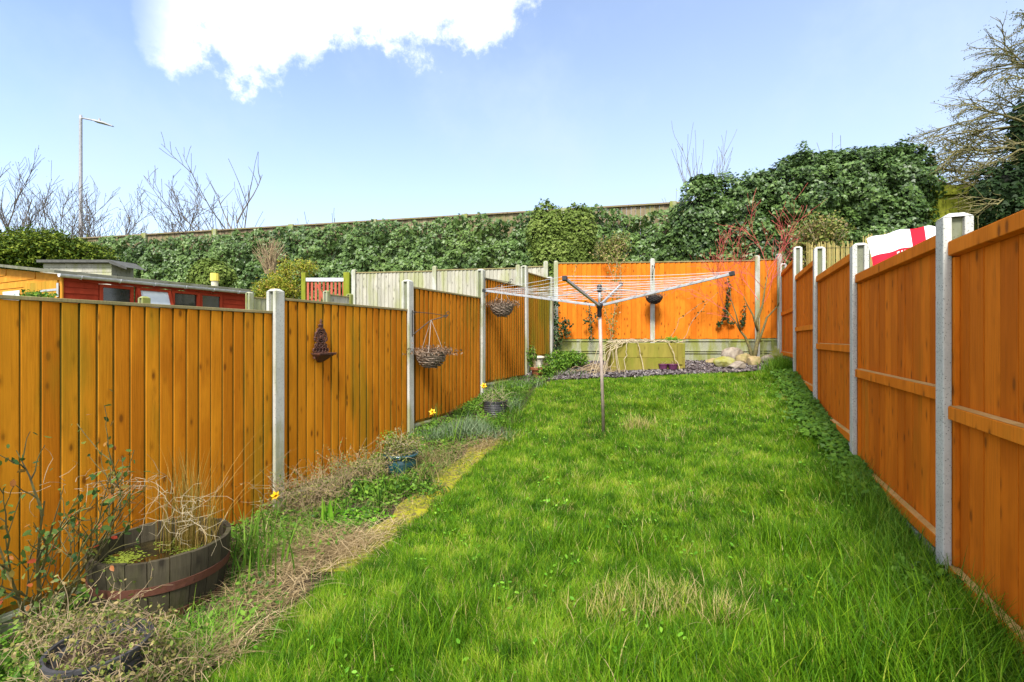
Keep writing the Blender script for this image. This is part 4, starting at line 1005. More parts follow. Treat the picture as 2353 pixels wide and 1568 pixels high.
PD = np.array([p for p in PD if p[0]**2+p[1]**2 < .33**2]); Nn = np.tile([0,0,1.], (len(PD), 1))+RS.randn(len(PD), 3)*.08
m.np_add(*leaves(PD, Nn, .018*(.6+.8*RS.rand(len(PD))))); m.build('duckweed', M['duckweed'], bar_)['kind'] = 'stuff'
# reeds in the barrel
rd = empty('reed_clump', (BC.x+.10, BC.y+.12, bg_+BH-.15), 0, 'tall clump of yellow green reeds growing in the half barrel', 'reeds')
m = MB()
for (cx, cy, n, L) in ((-.02,0,110,.62),(.10,.02,50,.46),(-.14,-.02,40,.60)):
    P = np.stack([cx+RS.randn(n)*.028, cy+RS.randn(n)*.03, np.zeros(n)], 1); m.np_add(*blades(P, L*(.6+.6*RS.rand(n)), .10*RS.rand(n), .08+.35*RS.rand(n), .0055, segs=4))
n = 40; P = np.stack([RS.randn(n)*.07, RS.randn(n)*.05, np.zeros(n)], 1); m.np_add(*blades(P, .6+.55*RS.rand(n), .12+.2*RS.rand(n), .5+1.2*RS.rand(n), .003, segs=7, rn=.6+.4*RS.rand(n)))
m.build('reeds', M['reed'], rd)

# ------------------------------------------------------------------ pots
def ribbed_pot(name, C, r, h, label, mat, ribs=8, taper=.78, cat='plant pot'):
    root = empty(name, C, 0, label, cat); m = MB(); prof = [(0,.0),(r*taper,.0)]
    for k in range(ribs):
        z = h*.92*k/ribs; rr_ = r*(taper+(1-taper)*z/h); prof += [(rr_, z+.001),(rr_+.006, z+h*.04),(rr_+.006, z+h*.07),(rr_, z+h*.92/ribs-.001)]
    prof += [(r*1.02,h*.92),(r*1.06,h*.94),(r*1.06,h),(r*.98,h),(r*.94,h*.9),(r*.7,h*.82),(0,h*.82)]
    m.lathe(prof, 40); m.build('body', M[mat], root, smooth=False)
    m = MB(); m.lathe([(0,h*.86),(r*.9,h*.85)], 24); m.build('soil', M['soil'], root); return root
p1 = Vector((-1.86, 2.16, float(G(-1.86, 2.16)))); ribbed_pot('plant_pot', p1, .185, .30, 'dark ribbed pot under the tangled plant in the bottom left corner', 'pot_black', 8)
bpz = GP(1137, 957); ribbed_pot('plant_pot', bpz, .17, .23, 'small dark grey ribbed planter at the lawn edge holding green shoots', 'pot_black', 7, .84)
# teal glazed pot, partly sunk
tp = GP(921, 1093); r = .185; root = empty('glazed_pot', tp, 0, 'glossy teal glazed pot in the left border', 'plant pot')
m = MB(); m.lathe([(0,0),(r*.62,0),(r*.74,.03),(r*.90,.10),(r*.93,.15),(r*.86,.185),(r*.84,.20),(r*1.0,.215),(r*1.04,.23),(r*1.0,.245),(r*.9,.245),(r*.86,.20),(0,.19)], 40); m.build('body', M['glazed_teal'], root, smooth=True)
# terracotta pot and stone baluster at the far left corner
tq = GP(1238, 869); root = empty('terracotta_pot', tq, 0, 'brown terracotta pot at the far end of the left border', 'plant pot')
m = MB(); m.lathe([(0,0),(.11,0),(.145,.16),(.165,.16),(.17,.20),(.155,.20),(.14,.17),(0,.17)], 28); m.build('body', M['terracotta'], root, smooth=False)
sb_ = GP(1236, 862)+Vector((.01,.25,0)); root = tag(MB().build('stone_pedestal', M['stone_cream']), 'cream stone pedestal with rounded top behind the terracotta pot', 'ornament') if False else None
m = MB(); hp = hgt(818, sb_.y)-sb_.z
m.lathe([(0,0),(.15,0),(.15,.06),(.09,.10),(.075,hp*.55),(.085,hp*.72),(.10,hp*.80),(.075,hp*.82),(.12,hp*.85),(.135,hp*.90),(.125,hp*.96),(.08,hp),(0,hp)], 28)
tag(m.build('stone_pedestal', M['stone_cream'], loc=sb_, smooth=True), 'cream stone pedestal with a rounded top behind the terracotta pot', 'ornament')

# ------------------------------------------------------------------ raised bed
rbz = 9.45; xa = (1404-1176)/F*rbz; xb = (1574-1176)/F*rbz; g = float(G((xa+xb)/2, rbz))-.02; top_ = hgt(789, rbz)-g
rbd = empty('raised_bed', ((xa+xb)/2, rbz, g), 0, 'green stained timber raised bed standing in front of the far fence', 'raised bed'); Wb = xb-xa; Db = .55
for (z0, z1) in ((0, top_/2-.002), (top_/2+.002, top_)):
    m = MB(); m.box(-Wb/2, Wb/2, 0, .045, z0, z1, random.random()); m.box(-Wb/2, Wb/2, Db-.045, Db, z0, z1, random.random()); m.build('long_board', M['bed_wood'], rbd, bevel=.006)
    m = MB(); m.box(-Wb/2, -Wb/2+.045, .047, Db-.047, z0, z1, random.random()); m.box(Wb/2-.045, Wb/2, .047, Db-.047, z0, z1, random.random()); m.build('end_board', M['bed_wood'], rbd, bevel=.006)
m = MB(); m.box(Wb/2-.16, Wb/2-.06, -.022, -.002, .16, top_-.01, .4); m.build('corner_batten', M['bed_wood'], rbd, bevel=.004)
m = MB(); m.box(-Wb/2+.047, Wb/2-.047, .047, Db-.047, .05, top_-.06); m.build('soil', M['soil'], rbd)
# dead vine stems sprawling over it
vn = empty('dead_vine', ((xa+xb)/2-.4, rbz+.1, g), 0, 'pale dead vine stems sprawling over the raised bed and hanging to the grass', 'vine'); Ov = Vector(vn.location)
m = MB(); rr = random.Random(33)
def wig(pts, amp): 
    out = []
    for i in range(len(pts)-1):
        a, b = Vector(pts[i]), Vector(pts[i+1])
        for k in range(4): out.append(a.lerp(b, k/4)+Vector((rr.gauss(0,amp), rr.gauss(0,amp*.5), rr.gauss(0,amp))))
    out.append(Vector(pts[-1])); return out
zt_ = g+top_+.02
for k in range(26):      # lying along the top
    x0 = rr.uniform(xa, xb-.3); x1 = x0+rr.uniform(.3,.8)*rr.choice((1,-1)); x1 = min(max(x1, xa-.05), xb)
    m.tube([q-Ov for q in wig([(x0, rbz+rr.uniform(0,.3), zt_+.01), ((x0+x1)/2, rbz+rr.uniform(-.02,.2), zt_+rr.uniform(.02,.06)), (x1, rbz+rr.uniform(-.02,.25), zt_+.01)], .012)], .0065, 5)
for k in range(11):      # hanging over the left end
    x0 = xa+rr.uniform(-.02,.35); xe = xa-rr.uniform(.02,.55)+.25*rr.random(); ye = rbz-rr.uniform(.08,.4)
    m.tube([q-Ov for q in wig([(x0+.2, rbz+.05, zt_), (x0, rbz-.03, zt_+.02), ((x0+xe)/2-.05, rbz-.12, zt_-.15), (xe, ye, float(G(xe, ye))+.02)], .016)], .0055, 5)
for u0, u1 in ((1440,1430),(1462,1475),(1535,1556)):
    x0 = (u0-1176)/F*rbz; x1 = (u1-1176)/F*rbz; m.tube([q-Ov for q in wig([(x0-.1, rbz+.1, zt_), (x0, rbz-.05, zt_), ((x0+x1)/2, rbz-.07, zt_-.25), (x1, rbz-.15, float(G(x1, rbz-.15))+.02)], .012)], .008, 5)
m.build('stems', M['twig_pale'], vn)
vn2 = empty('dead_vine', AT(1350, 832, 9.9), 0, 'heap of grey dead stems on the ground left of the raised bed', 'vine'); O2 = Vector(vn2.location); m = MB()
for k in range(46):
    x0 = O2.x+rr.gauss(.1,.32); y0 = O2.y+rr.gauss(-.2,.22); a = rr.gauss(0,.5); L = rr.uniform(.25,.7)
    p0 = Vector((x0, y0, float(G(x0, y0))+.05)); p2 = Vector((x0+L*math.cos(a), y0+L*math.sin(a)*.6, 0)); p2.z = float(G(p2.x, p2.y))+.03
    m.tube([q-O2 for q in wig([p0, p0.lerp(p2, .5)+Vector((0,0,rr.uniform(.02,.12))), p2], .012)], .006, 4)
m.build('stems', M['twig_tan'], vn2)
spray_mass('leafy_weed', 'small green plant growing at the right end of the raised bed', [((( 1552-1176)/F*rbz, rbz+.2, zt_+.05),(.19,.1,.07))], 70000, .028, 'leaf_bright', 'plant', stems=8)
for u, v, r, lab in ((1523,846,.085,'small dull purple pot in front of the raised bed, left of its brighter twin'),(1546,843,.095,'small bright purple pot in front of the raised bed, right of its duller twin')):
    p = GP(u, 853); p.y -= 0; root = empty('small_pot', p, 0, lab, 'plant pot'); m = MB(); m.lathe([(0,0),(r*.7,0),(r,.12),(r*1.06,.12),(r*1.06,.145),(r*.95,.145),(r*.9,.11),(0,.11)], 20); m.build('body', M['purple_plastic'], root)
    m = MB(); n = 60; P = np.stack([RS.randn(n)*r*.4, RS.randn(n)*r*.4, np.full(n,.12)], 1); m.np_add(*blades(P, .05+.10*RS.rand(n), .2, 1.4, .005, segs=3)); m.build('dead_plant', M['dry_straw'], root)
p = GP(1465, 850); root = empty('planter_trough', p, 0, 'low dark green plastic trough in front of the raised bed', 'planter'); m = MB()
m.add([(-.30,-.08,0),(.30,-.08,0),(.30,.08,0),(-.30,.08,0),(-.34,-.10,.13),(.34,-.10,.13),(.34,.10,.13),(-.34,.10,.13),(-.32,-.08,.13),(.32,-.08,.13),(.32,.08,.13),(-.32,.08,.13),(-.30,-.07,.10),(.30,-.07,.10),(.30,.07,.10),(-.30,.07,.10)],
      [(0,3,2,1),(0,1,5,4),(1,2,6,5),(2,3,7,6),(3,0,4,7),(4,5,9,8),(5,6,10,9),(6,7,11,10),(7,4,8,11),(8,9,13,12),(9,10,14,13),(10,11,15,14),(11,8,12,15),(12,13,14,15)]); m.build('body', M['green_plastic'], root)
m = MB(); n = 900; P = np.stack([RS.uniform(-.3,.3,n), RS.randn(n)*.06, .12+np.abs(RS.randn(n))*.05], 1); m.np_add(*leaves(P, RS.randn(n, 3)+[0,0,.5], .03*(.6+.8*RS.rand(n)))); m.build('plants', M['leaf_mixed'], root)

# ------------------------------------------------------------------ rocks and slate
def rock(u, v, w_, h_, label, mat, seed):
    p = GP(u, v); W_ = w_/F*p.y/2; Hq = h_/F*p.y; import bmesh
    bm = bmesh.new(); bmesh.ops.create_icosphere(bm, subdivisions=4, radius=1); rr = random.Random(seed); planes = []
    for k in range(13):
        n_ = Vector((rr.gauss(0,1), rr.gauss(0,1), rr.gauss(0,1))).normalized(); planes.append((n_, rr.uniform(.60,.92)))
    for vv in bm.verts:
        c = vv.co.copy()
        for n_, d in planes:
            q = c.dot(n_)
            if q > d: c -= n_*(q-d)*.92
        c *= 1+.05*math.sin(c.x*9+seed)*math.sin(c.y*8+c.z*7)+.025*math.sin(c.x*23+seed)*math.sin(c.z*21+c.y*17)
        vv.co = Vector((c.x*W_, c.y*W_*.8, (c.z+.55)*Hq*.66))
    me = bpy.data.meshes.new('rock'); bm.to_mesh(me); bm.free(); me.materials.append(M[mat]); at = me.attributes.new('rnd', 'FLOAT', 'POINT')
    o = bpy.data.objects.new('rock', me); col.objects.link(o); o.location = p; o.rotation_euler = (0,0,rr.random()*.6)
    for f in me.polygons: f.use_smooth = True
    tag(o, label, 'rock', 'rocks on the slate chip bed')
rock(1683,836,62,38,'large pale grey rock with a peaked top left of the red tree','rock_grey',1)
rock(1664,846,62,26,'low yellow green mossy rock nearest the lawn','rock_mossy',2)
rock(1708,838,44,26,'flat tan rock just left of the tree trunk','rock_tan',3)
rock(1692,851,46,22,'rounded cream rock at the lawn edge right of the mossy rock','rock_grey',4)
rock(1733,843,38,28,'squarish olive rock just in front of the tree trunk','rock_tan',5)
rock(1637,836,38,13,'thin flat stone left of the peaked grey rock','rock_tan',6)
rock(1735,824,60,26,'dark rock behind the foot of the red tree','rock_grey',7)
rock(1782,832,46,42,'tall rounded mossy rock by the far right corner','rock_mossy',8)
rock(1801,838,36,36,'upright olive rock touching the right fence corner','rock_mossy',9)
rock(1764,838,34,22,'smooth tan rock left of the tall mossy rock','rock_grey',10)
rock(1350,826,60,26,'brown rock behind the green shrub in the far left corner','rock_tan',11)
n = 26000; Y = RS.uniform(SB_Y-.08, 10.9, n); X = xL(Y)+.1+(xR(Y)-xL(Y)-.15)*RS.rand(n)
P = np.stack([X, Y, G(X, Y)+.02+.02*RS.rand(n)], 1); m = MB()
sq = (np.array([(-.5,-.35,0),(.5,-.3,.05),(.4,.4,0),(-.45,.35,.05)]), np.array([(0,1,2,3)]))
m.np_add(*leaves(P, RS.randn(n, 3)*.45+[0,-.2,1], .042*(.5+RS.rand(n)), sq)); 
foliage('slate_chips', [(0,(.04,.03,.028)),(.5,(.105,.088,.088)),(.9,(.20,.18,.18)),(1,(.34,.29,.24))], 0, .55)
tag(m.build('slate_chips', M['slate_chips']), 'purple grey slate chippings spread before the far fence', 'gravel', kind='stuff')

# ------------------------------------------------------------------ the red twigged tree
rr = random.Random(17); mp = GP(1731, 836); root = empty('maple_tree', mp, 0, 'small bare maple with green stems and red twigs in the far right corner', 'tree')
a, b = MB(), MB(); Z0 = mp.y
def rel(u, v, dy=0): return AT(u, v, Z0+dy)-mp
limbs = [([(1731,836),(1737,800),(1742,770),(1740,735),(1752,700),(1757,665),(1765,620)],.050),
         ([(1737,800),(1752,760),(1762,730),(1785,705),(1810,690)],.034),
         ([(1740,760),(1730,725),(1716,700),(1708,680)],.028),
         ([(1729,834),(1722,800),(1712,775),(1700,760),(1688,738),(1668,712)],.040),
         ([(1700,760),(1690,720),(1680,690),(1676,660)],.020),
         ([(1785,705),(1800,680),(1815,650)],.016)]
for pts, r0 in limbs:
    q = [rel(u, v, rr.gauss(0,.03)) for u, v in pts]; q[0] = rel(*pts[0]); n = len(q); a.tube(q, [r0*(1-.86*i/(n-1)) for i in range(n)], 8)
a.build('trunk', M['bark_green'], root, smooth=True)
def spray(p, d, L, depth):
    L *= 1.08
    branch_tree((b, b), p, d, L, .008 if depth > 1 else .006, depth, rr, .55, .08, 5, None, .0027, .12, .55)
for (u, v, du, dv, L, dp) in ((1765,620,10,-60,1.0,2),(1757,665,-60,-70,1.0,2),(1757,665,40,-60,1.0,2),(1752,700,40,-70,.9,2),(1708,680,-20,-60,.9,2),(1708,680,-70,-50,.85,2),(1668,712,-70,-25,.8,2),(1668,712,-40,-50,.8,2),(1676,660,-20,-70,.9,2),(1680,690,-50,-60,.8,2),(1810,690,20,-50,.7,2),(1815,650,10,-60,.6,1),(1765,620,-20,-60,1.1,2),(1765,640,30,-60,1.1,2),(1688,738,-60,-30,.7,1),(1742,690,-30,-70,1.0,2)):
    spray(rel(u, v), Vector((du, rr.gauss(0,25), -dv)), L, dp)
b.build('crown', M['twig_red'], root, smooth=True)

# ------------------------------------------------------------------ climbers on the far fence
def climber(paths, label, mat, lsize, nleaf, Z=10.78, smat='twig_tan', seed=1, name='climbing_plant', spread=.05, rad=.007):
    rr = random.Random(seed); c = AT(*paths[0][0], Z); root = empty(name, (c.x, c.y, c.z), 0, label, 'climber'); O = Vector(root.location); m = MB(); PP = []
    for pts in paths:
        q = []
        for i in range(len(pts)-1):
            for k in range(5): 
                t = k/5; u = pts[i][0]*(1-t)+pts[i+1][0]*t; v = pts[i][1]*(1-t)+pts[i+1][1]*t; q.append(AT(u+rr.gauss(0,1.2), v+rr.gauss(0,1.2), Z+rr.gauss(0,.012)))
        q.append(AT(*pts[-1], Z)); m.tube([x-O for x in q], [rad*(1-.5*i/len(q)) for i in range(len(q))], 5)
        L = sum((q[i+1]-q[i]).length for i in range(len(q)-1)); n = int(nleaf*L)
        for _ in range(n): i = rr.randrange(len(q)-1); PP.append(tuple(q[i].lerp(q[i+1], rr.random())-O))
    m.build('stem', M[smat], root)
    if PP:
        P = np.array(PP)+RS.randn(len(PP), 3)*[spread, spread*.35, spread]; m = MB(); m.np_add(*leaves(P, RS.randn(len(P), 3)*.6+[0,-1,.3], lsize*(.6+.8*RS.rand(len(P))), LEAF_IVY)); m.build('foliage', M[mat], root)
    return root
climber([[(1276,800),(1272,770),(1285,745),(1300,735)],[(1280,790),(1268,750),(1274,735)],[(1280,780),(1296,752),(1312,748)],[(1278,770),(1300,768),(1308,764)],[(1266,760),(1275,700),(1268,690)],[(1278,812),(1276,790)]], 'dark ivy wrapped round the far left corner post', 'ivy_leaf_dark', .055, 110, 10.85, seed=2, name='ivy_climber', spread=.055)
climber([[(1404,782),(1408,740),(1414,700),(1412,650),(1420,600),(1412,560)],[(1404,782),(1400,745),(1385,700),(1380,640)],[(1414,700),(1426,660),(1424,610),(1440,585)],[(1408,740),(1416,700),(1430,680)],[(1412,650),(1395,600),(1380,575)],[(1418,610),(1400,580),(1440,560)]], 'tall thin climber rising above the far fence behind the airer', 'leaf_mixed', .035, 60, 10.78, seed=3, spread=.05)
climber([[(1358,780),(1355,740),(1352,690)],[(1357,745),(1368,725),(1376,720)],[(1352,730),(1344,742)]], 'small dark ivy sprig low on the far fence left of the airer pole', 'ivy_leaf_dark', .045, 80, 10.85, seed=4, spread=.03)
climber([[(1674,640),(1672,690),(1668,730)],[(1668,730),(1655,740),(1650,745)],[(1668,730),(1688,745)]], 'dangling ivy strand on the far fence left of the red tree', 'ivy_leaf_dark', .048, 120, 10.68, seed=5, spread=.028)
climber([[(1712,700),(1708,735),(1706,745)]], 'short dark ivy tuft on the far fence behind the red tree', 'ivy_leaf_dark', .045, 110, 10.68, seed=6, spread=.025)
climber([[(1566,790),(1590,740),(1620,700),(1650,672)],[(1540,782),(1560,735),(1600,705),(1622,690)]], 'two long arching bramble stems leaning on the far fence', 'ivy_leaf_dark', .04, 7, 10.6, seed=7, spread=.02, name='bramble')
climber([[(1322,700),(1318,640),(1322,610)],[(1340,690),(1342,650)]], 'faint dry tendrils on the far fence near the left corner', 'leaf_mixed', .025, 30, 10.85, seed=8, spread=.02)
spray_mass('garden_shrub', 'reddish green shrub rising above the far fence in front of the ivy', [EL(1400,585,11.9,40,42,.25), EL(1425,560,11.9,28,26,.2)], 11000, .05, 'leaf_mixed', stems=20)
# corner shrub by the far left, pot ivy
spray_mass('garden_shrub', 'low fresh green shrub in the far left corner behind the stone pedestal', [EL(1300,826,10.1,48,20,.35), EL(1285,838,9.8,24,14,.25)], 34000, .045, 'leaf_green', stems=12)
spray_mass('trailing_ivy', 'green ivy trailing round the terracotta pot and stone pedestal', [((tq.x+.10, tq.y-.10, tq.z+.16),(.17,.14,.10)), ((tq.x-.13, tq.y+.15, tq.z+.42),(.09,.1,.22)), ((tq.x+.24, tq.y+.02, tq.z+.12),(.1,.1,.12))], 50000, .038, 'leaf_green', 'ivy', stems=8, tmpl=LEAF_IVY)

# ------------------------------------------------------------------ border planting
def tuft(name, label, p, n, L, W, lean, mat, cat='plant', spread=.06, segs=5, a0=.15, group=None, rn=None):
    root = empty(name, p, 0, label, cat, group); m = MB(); P = np.stack([RS.randn(n)*spread, RS.randn(n)*spread, np.zeros(n)], 1)
    m.np_add(*blades(P, L*(.55+.6*RS.rand(n)), a0*RS.rand(n), lean*(.4+.9*RS.rand(n)), W*(.7+.5*RS.rand(n)), segs=segs)); m.build('leaves', M[mat], root); return root
def daffodil(u, v, Z, label, facing, seed=0, s=1.):
    f = AT(u, v, Z); g = float(G(f.x, f.y)); root = empty('daffodil', (f.x+.03, f.y+.02, g), 0, label, 'flower', 'yellow daffodils along the left border'); O = Vector(root.location)
    fc_ = Vector(facing).normalized(); m = MB(); m.tube([(0,0,0), (Vector((0,0,(f.z-g)*.8))), f-O-fc_*.04+Vector((0,0,.012)), f-O-fc_*.01], .0045, 6); m.build('stem', M['stem_green'], root)
    x = fc_.cross(Vector((0,0,1))).normalized(); y = x.cross(fc_); m = MB(); c = f-O
    for k in range(6):
        a = k*math.pi/3+.2; d = x*math.cos(a)+y*math.sin(a); t = x*-math.sin(a)+y*math.cos(a); L = .045*s
        m.add([c, c+d*L*.45+t*.015*s+fc_*.002, c+d*L-fc_*.006, c+d*L*.45-t*.015*s+fc_*.002], [(0,1,2,3)])
    m.build('petals', M['petal_yellow'], root)
    m = MB(); vs = []
    for j, (rr_, dz) in enumerate(((.007,0),(.010,.015),(.012,.026),(.017,.032))):
        for k in range(12): a = k*math.pi/6; vs.append(c+(x*math.cos(a)+y*math.sin(a))*rr_*s+fc_*dz*s)
    m.add(vs, [(j*12+k, j*12+(k+1)%12, (j+1)*12+(k+1)%12, (j+1)*12+k) for j in range(3) for k in range(12)]); m.build('trumpet', M['petal_deep'], root)
    n = 9; P = RS.randn(n, 3)*.02; P[:, 2] = 0; m = MB(); m.np_add(*blades(P, .26+.1*RS.rand(n), .1, .5, .014, segs=5)); m.build('leaves', M['leaf_green'], root)
daffodil(632, 1139, 4.05, 'yellow daffodil nearest the camera by the first fence post', (.7,-.9,.0), s=.95)
daffodil(993, 947, 6.55, 'yellow daffodil between the second and third fence posts', (.2,-1,.2), s=1.15)
daffodil(1111, 887, 7.55, 'yellow daffodil in front of the third fence post, farthest away', (.1,-1,.1), s=1.25)
p = GP(600, 1325); tuft('daffodil_leaves', 'clump of upright dark green strap leaves right beside the half barrel', p, 60, .42, .018, .7, 'leaf_green', spread=.10)
p = GP(575, 1270); tuft('daffodil_leaves', 'upright strap leaves behind the half barrel against the fence', p, 34, .36, .016, .6, 'leaf_green', spread=.09)
p = GP(752, 1213); r0 = tuft('tulip_leaves', 'broad upright tulip leaves in the middle of the left border', p, 9, .25, .055, .3, 'leaf_bright', spread=.035, segs=6)
p = GP(737, 1240); tuft('tulip_leaves', 'small pair of broad pale tulip leaves in front of the larger clump', p, 3, .14, .04, .5, 'leaf_silver', spread=.02, segs=6)
spray_mass('sorrel_patch', 'low cushion of bright green small leaves beside the tulip leaves', [(tuple(GP(815,1205)+Vector((0,0,.04))),(.24,.18,.08)), (tuple(GP(865,1200)+Vector((0,0,.03))),(.15,.13,.06))], 62000, .026, 'leaf_bright', 'plant', stems=0+6, stem_mat='stem_green')
spray_mass('leafy_weed', 'patch of rounded mid green leaves behind the bright cushion', [(tuple(GP(850,1145)+Vector((0,0,.08))),(.28,.2,.12)), (tuple(GP(930,1140)+Vector((0,0,.08))),(.24,.18,.12))], 26000, .04, 'leaf_green', 'plant', stems=10, stem_mat='stem_green')
p = GP(915, 1140); tuft('grass_tuft', 'loose arching grass tuft in front of the teal pot', p, 90, .36, .009, 1.6, 'tall_grass', spread=.12)
p = GP(870, 1175); tuft('iris_leaves', 'few narrow upright leaves rising from the bright cushion', p, 12, .30, .016, .4, 'leaf_green', spread=.03)
p = GP(700, 1195)
def twiggy(name, label, blobs, n, mat='twig_tan', rad=.003, leafmat=None, nl=0, ls=.02, cat='dead plant', seed=3, curl=.35, Lr=(.15,.4)):
    rr = random.Random(seed); C0 = blobs[0][0]; root = empty(name, (C0[0], C0[1], float(G(C0[0], C0[1]))), 0, label, cat); O = Vector(root.location); m = MB(); PP = []
    for C, Rr in blobs:
        for k in range(n):
            a = rr.uniform(0, 6.28); q = math.sqrt(rr.random()); p = Vector((C[0]+Rr[0]*q*math.cos(a), C[1]+Rr[1]*q*math.sin(a), C[2]-Rr[2]+rr.random()*Rr[2]*1.6))
            d = Vector((rr.gauss(0,1), rr.gauss(0,1), rr.gauss(.5,.7))).normalized(); L = rr.uniform(*Lr); pts = [p]
            for j in range(5):
                d = (d+Vector((rr.gauss(0,curl), rr.gauss(0,curl), rr.gauss(-.08,curl)))).normalized(); p = p+d*L/5
                gz2 = float(G(p.x, p.y))+.006
                if p.z < gz2: p = Vector((p.x, p.y, gz2))
                pts.append(p); PP.append(tuple(p-O))
            m.tube([x-O for x in pts], [rad*(1-.12*j) for j in range(6)], 4, rnd=rr.random())
    m.build('stem', M[mat], root)
    if nl:
        P = np.array(PP)[RS.randint(0, len(PP), nl)]+RS.randn(nl, 3)*.015; m = MB(); m.np_add(*leaves(P, RS.randn(nl, 3)+[0,0,.4], ls*(.6+.8*RS.rand(nl)))); m.build('foliage', M[leafmat], root)
    return root
twiggy('dead_bush', 'brown twiggy dead plant at the foot of the second fence panel', [(tuple(GP(690,1185)+Vector((0,0,.17))),(.28,.18,.19)), (tuple(GP(760,1150)+Vector((0,0,.12))),(.22,.16,.14))], 230, 'twig_tan', .0020, 'leaf_mixed', 2600, .018, seed=5)
twiggy('dead_bush', 'brown and green tangled dead stems just left of the teal pot', [(tuple(GP(835,1118)+Vector((0,0,.14))),(.28,.2,.17))], 240, 'twig_tan', .0022, 'leaf_mixed', 2200, .022, seed=6)
twiggy('potted_plant', 'scruffy green and straw coloured plant growing in the teal pot', [((tp.x, tp.y, tp.z+.31),(.17,.17,.09))], 150, 'twig_pale', .002, 'leaf_mixed', 1800, .022, cat='plant', seed=7, Lr=(.08,.22))
spray_mass('leafy_weed', 'small feathery green weed behind the teal pot', [((tp.x-.16, tp.y+.16, tp.z+.36),(.10,.08,.10))], 90000, .02, 'leaf_bright', 'plant', stems=8, stem_mat='stem_green')
twiggy('potted_plant', 'thin green shoots and dry stems standing in the small ribbed planter', [((bpz.x, bpz.y, bpz.z+.28),(.15,.13,.08))], 130, 'twig_pale', .002, 'leaf_green', 1100, .022, cat='plant', seed=8, Lr=(.08,.26))
p = bpz+Vector((.22,.12,0)); tuft('grass_tuft', 'arching grass clump right of the small ribbed planter', p, 150, .40, .007, 1.5, 'leaf_silver', spread=.10)
# silvery lavender clump
lvp = GP(1075, 1010); root = empty('lavender', lvp, 0, 'silvery green lavender mound in front of the third fence panel', 'plant'); m = MB()
n = 2600; P = np.stack([RS.randn(n)*.26-.05, RS.randn(n)*.16+.1, np.zeros(n)], 1); P[:, 2] = .02+.16*np.exp(-(P[:, 0]/.3)**2)*RS.rand(n)
m.np_add(*blades(P, .07+.11*RS.rand(n), 1.2*RS.rand(n), 1.9*RS.rand(n), .006, segs=3)); m.build('leaves', M['leaf_silver'], root)
p = GP(1040, 1030); tuft('iris_leaves', 'tall bent strap leaves standing in the silvery lavender', p+Vector((0,.05,0)), 12, .50, .026, 1.0, 'leaf_green', spread=.05)
p = GP(1120, 905); tuft('grass_tuft', 'pale green grass along the foot of the fourth fence panel', p+Vector((.12,.3,0)), 170, .30, .008, 1.2, 'leaf_silver', spread=.22)
p = GP(1170, 905); tuft('grass_tuft', 'green grass tuft left of the terracotta pot', p+Vector((0,.2,0)), 150, .30, .008, 1.2, 'leaf_green', spread=.2)
# bottom left corner: tangled plant and rose
C1 = (p1.x+.02, p1.y+.05, p1.z+.30)
twiggy('tangled_plant', 'sprawling half dead plant with green shoots covering the dark ribbed pot', [(C1,(.26,.20,.10)), ((p1.x-.28, p1.y+.20, p1.z+.26),(.26,.18,.09)), ((p1.x+.20, p1.y+.08, p1.z+.14),(.18,.12,.06)), ((p1.x+.06, p1.y-.17, p1.z+.22),(.20,.06,.09))], 170, 'twig_tan', .0017, 'leaf_mixed', 4600, .020, cat='plant', seed=11, curl=.5, Lr=(.08,.28))
spray_mass('leafy_weed', 'dark green leaves in the bottom left corner under the rose', [((-2.25,2.15,float(G(-2.25,2.15))+.12),(.35,.3,.13)), ((-2.15,2.45,float(G(-2.15,2.45))+.05),(.25,.16,.05))], 22000, .04, 'leaf_green', 'plant', stems=10, stem_mat='stem_green')
rsb = Vector((-2.62, 2.62, 0)); rsb.z = float(G(rsb.x, rsb.y)); root = empty('rose_bush', rsb, 0, 'straggly rose bush with few green leaves against the nearest fence panel', 'rose bush'); rr = random.Random(23); a = MB(); tips = []
for (dx, dy, L, r0) in ((.03,0,.95,.013),(-.18,.1,.85,.010),(.30,.12,.98,.010),(.55,.1,.85,.009),(-.05,-.2,.8,.009),(.42,-.1,.8,.009)):
    branch_tree((a, a), Vector((0,0,0)), Vector((dx, dy, .8)), L, r0*1.25, 2, rr, .6, .10, 4, tips, .0022, .12, .5)
a.build('stem', M['bark_green'], root)
P = np.array([tuple(t) for t in tips]); P = P[P[:, 2] > .35]; P = P[RS.randint(0, len(P), 420)]+RS.randn(420, 3)*.035; m = MB(); m.np_add(*leaves(P, RS.randn(420, 3)+[0,-.3,.8], .042*(.6+.6*RS.rand(420)))); m.build('foliage', M['leaf_rose'], root)
tx = rsb+Vector((.35,.15,.95))
twiggy('dead_climber', 'dry curly vine strung along the top of the rose bush', [((tx.x-.1,tx.y,tx.z-.06),(.42,.10,.07)), ((tx.x+.36,tx.y+.05,tx.z-.22),(.07,.06,.16))], 34, 'twig_pale', .0014, None, 0, cat='dead plant', seed=13, curl=.6, Lr=(.12,.36))
p = GP(440, 1520); tuft('grass_tuft', 'lush bright green grass tuft between the barrel and the bottom edge', p, 620, .20, .006, 1.7, 'leaf_bright', spread=.13)
p = GP(120, 1540); tuft('grass_tuft', 'dark long grass in the bottom left corner', p, 350, .28, .007, 1.5, 'tall_grass', spread=.22)

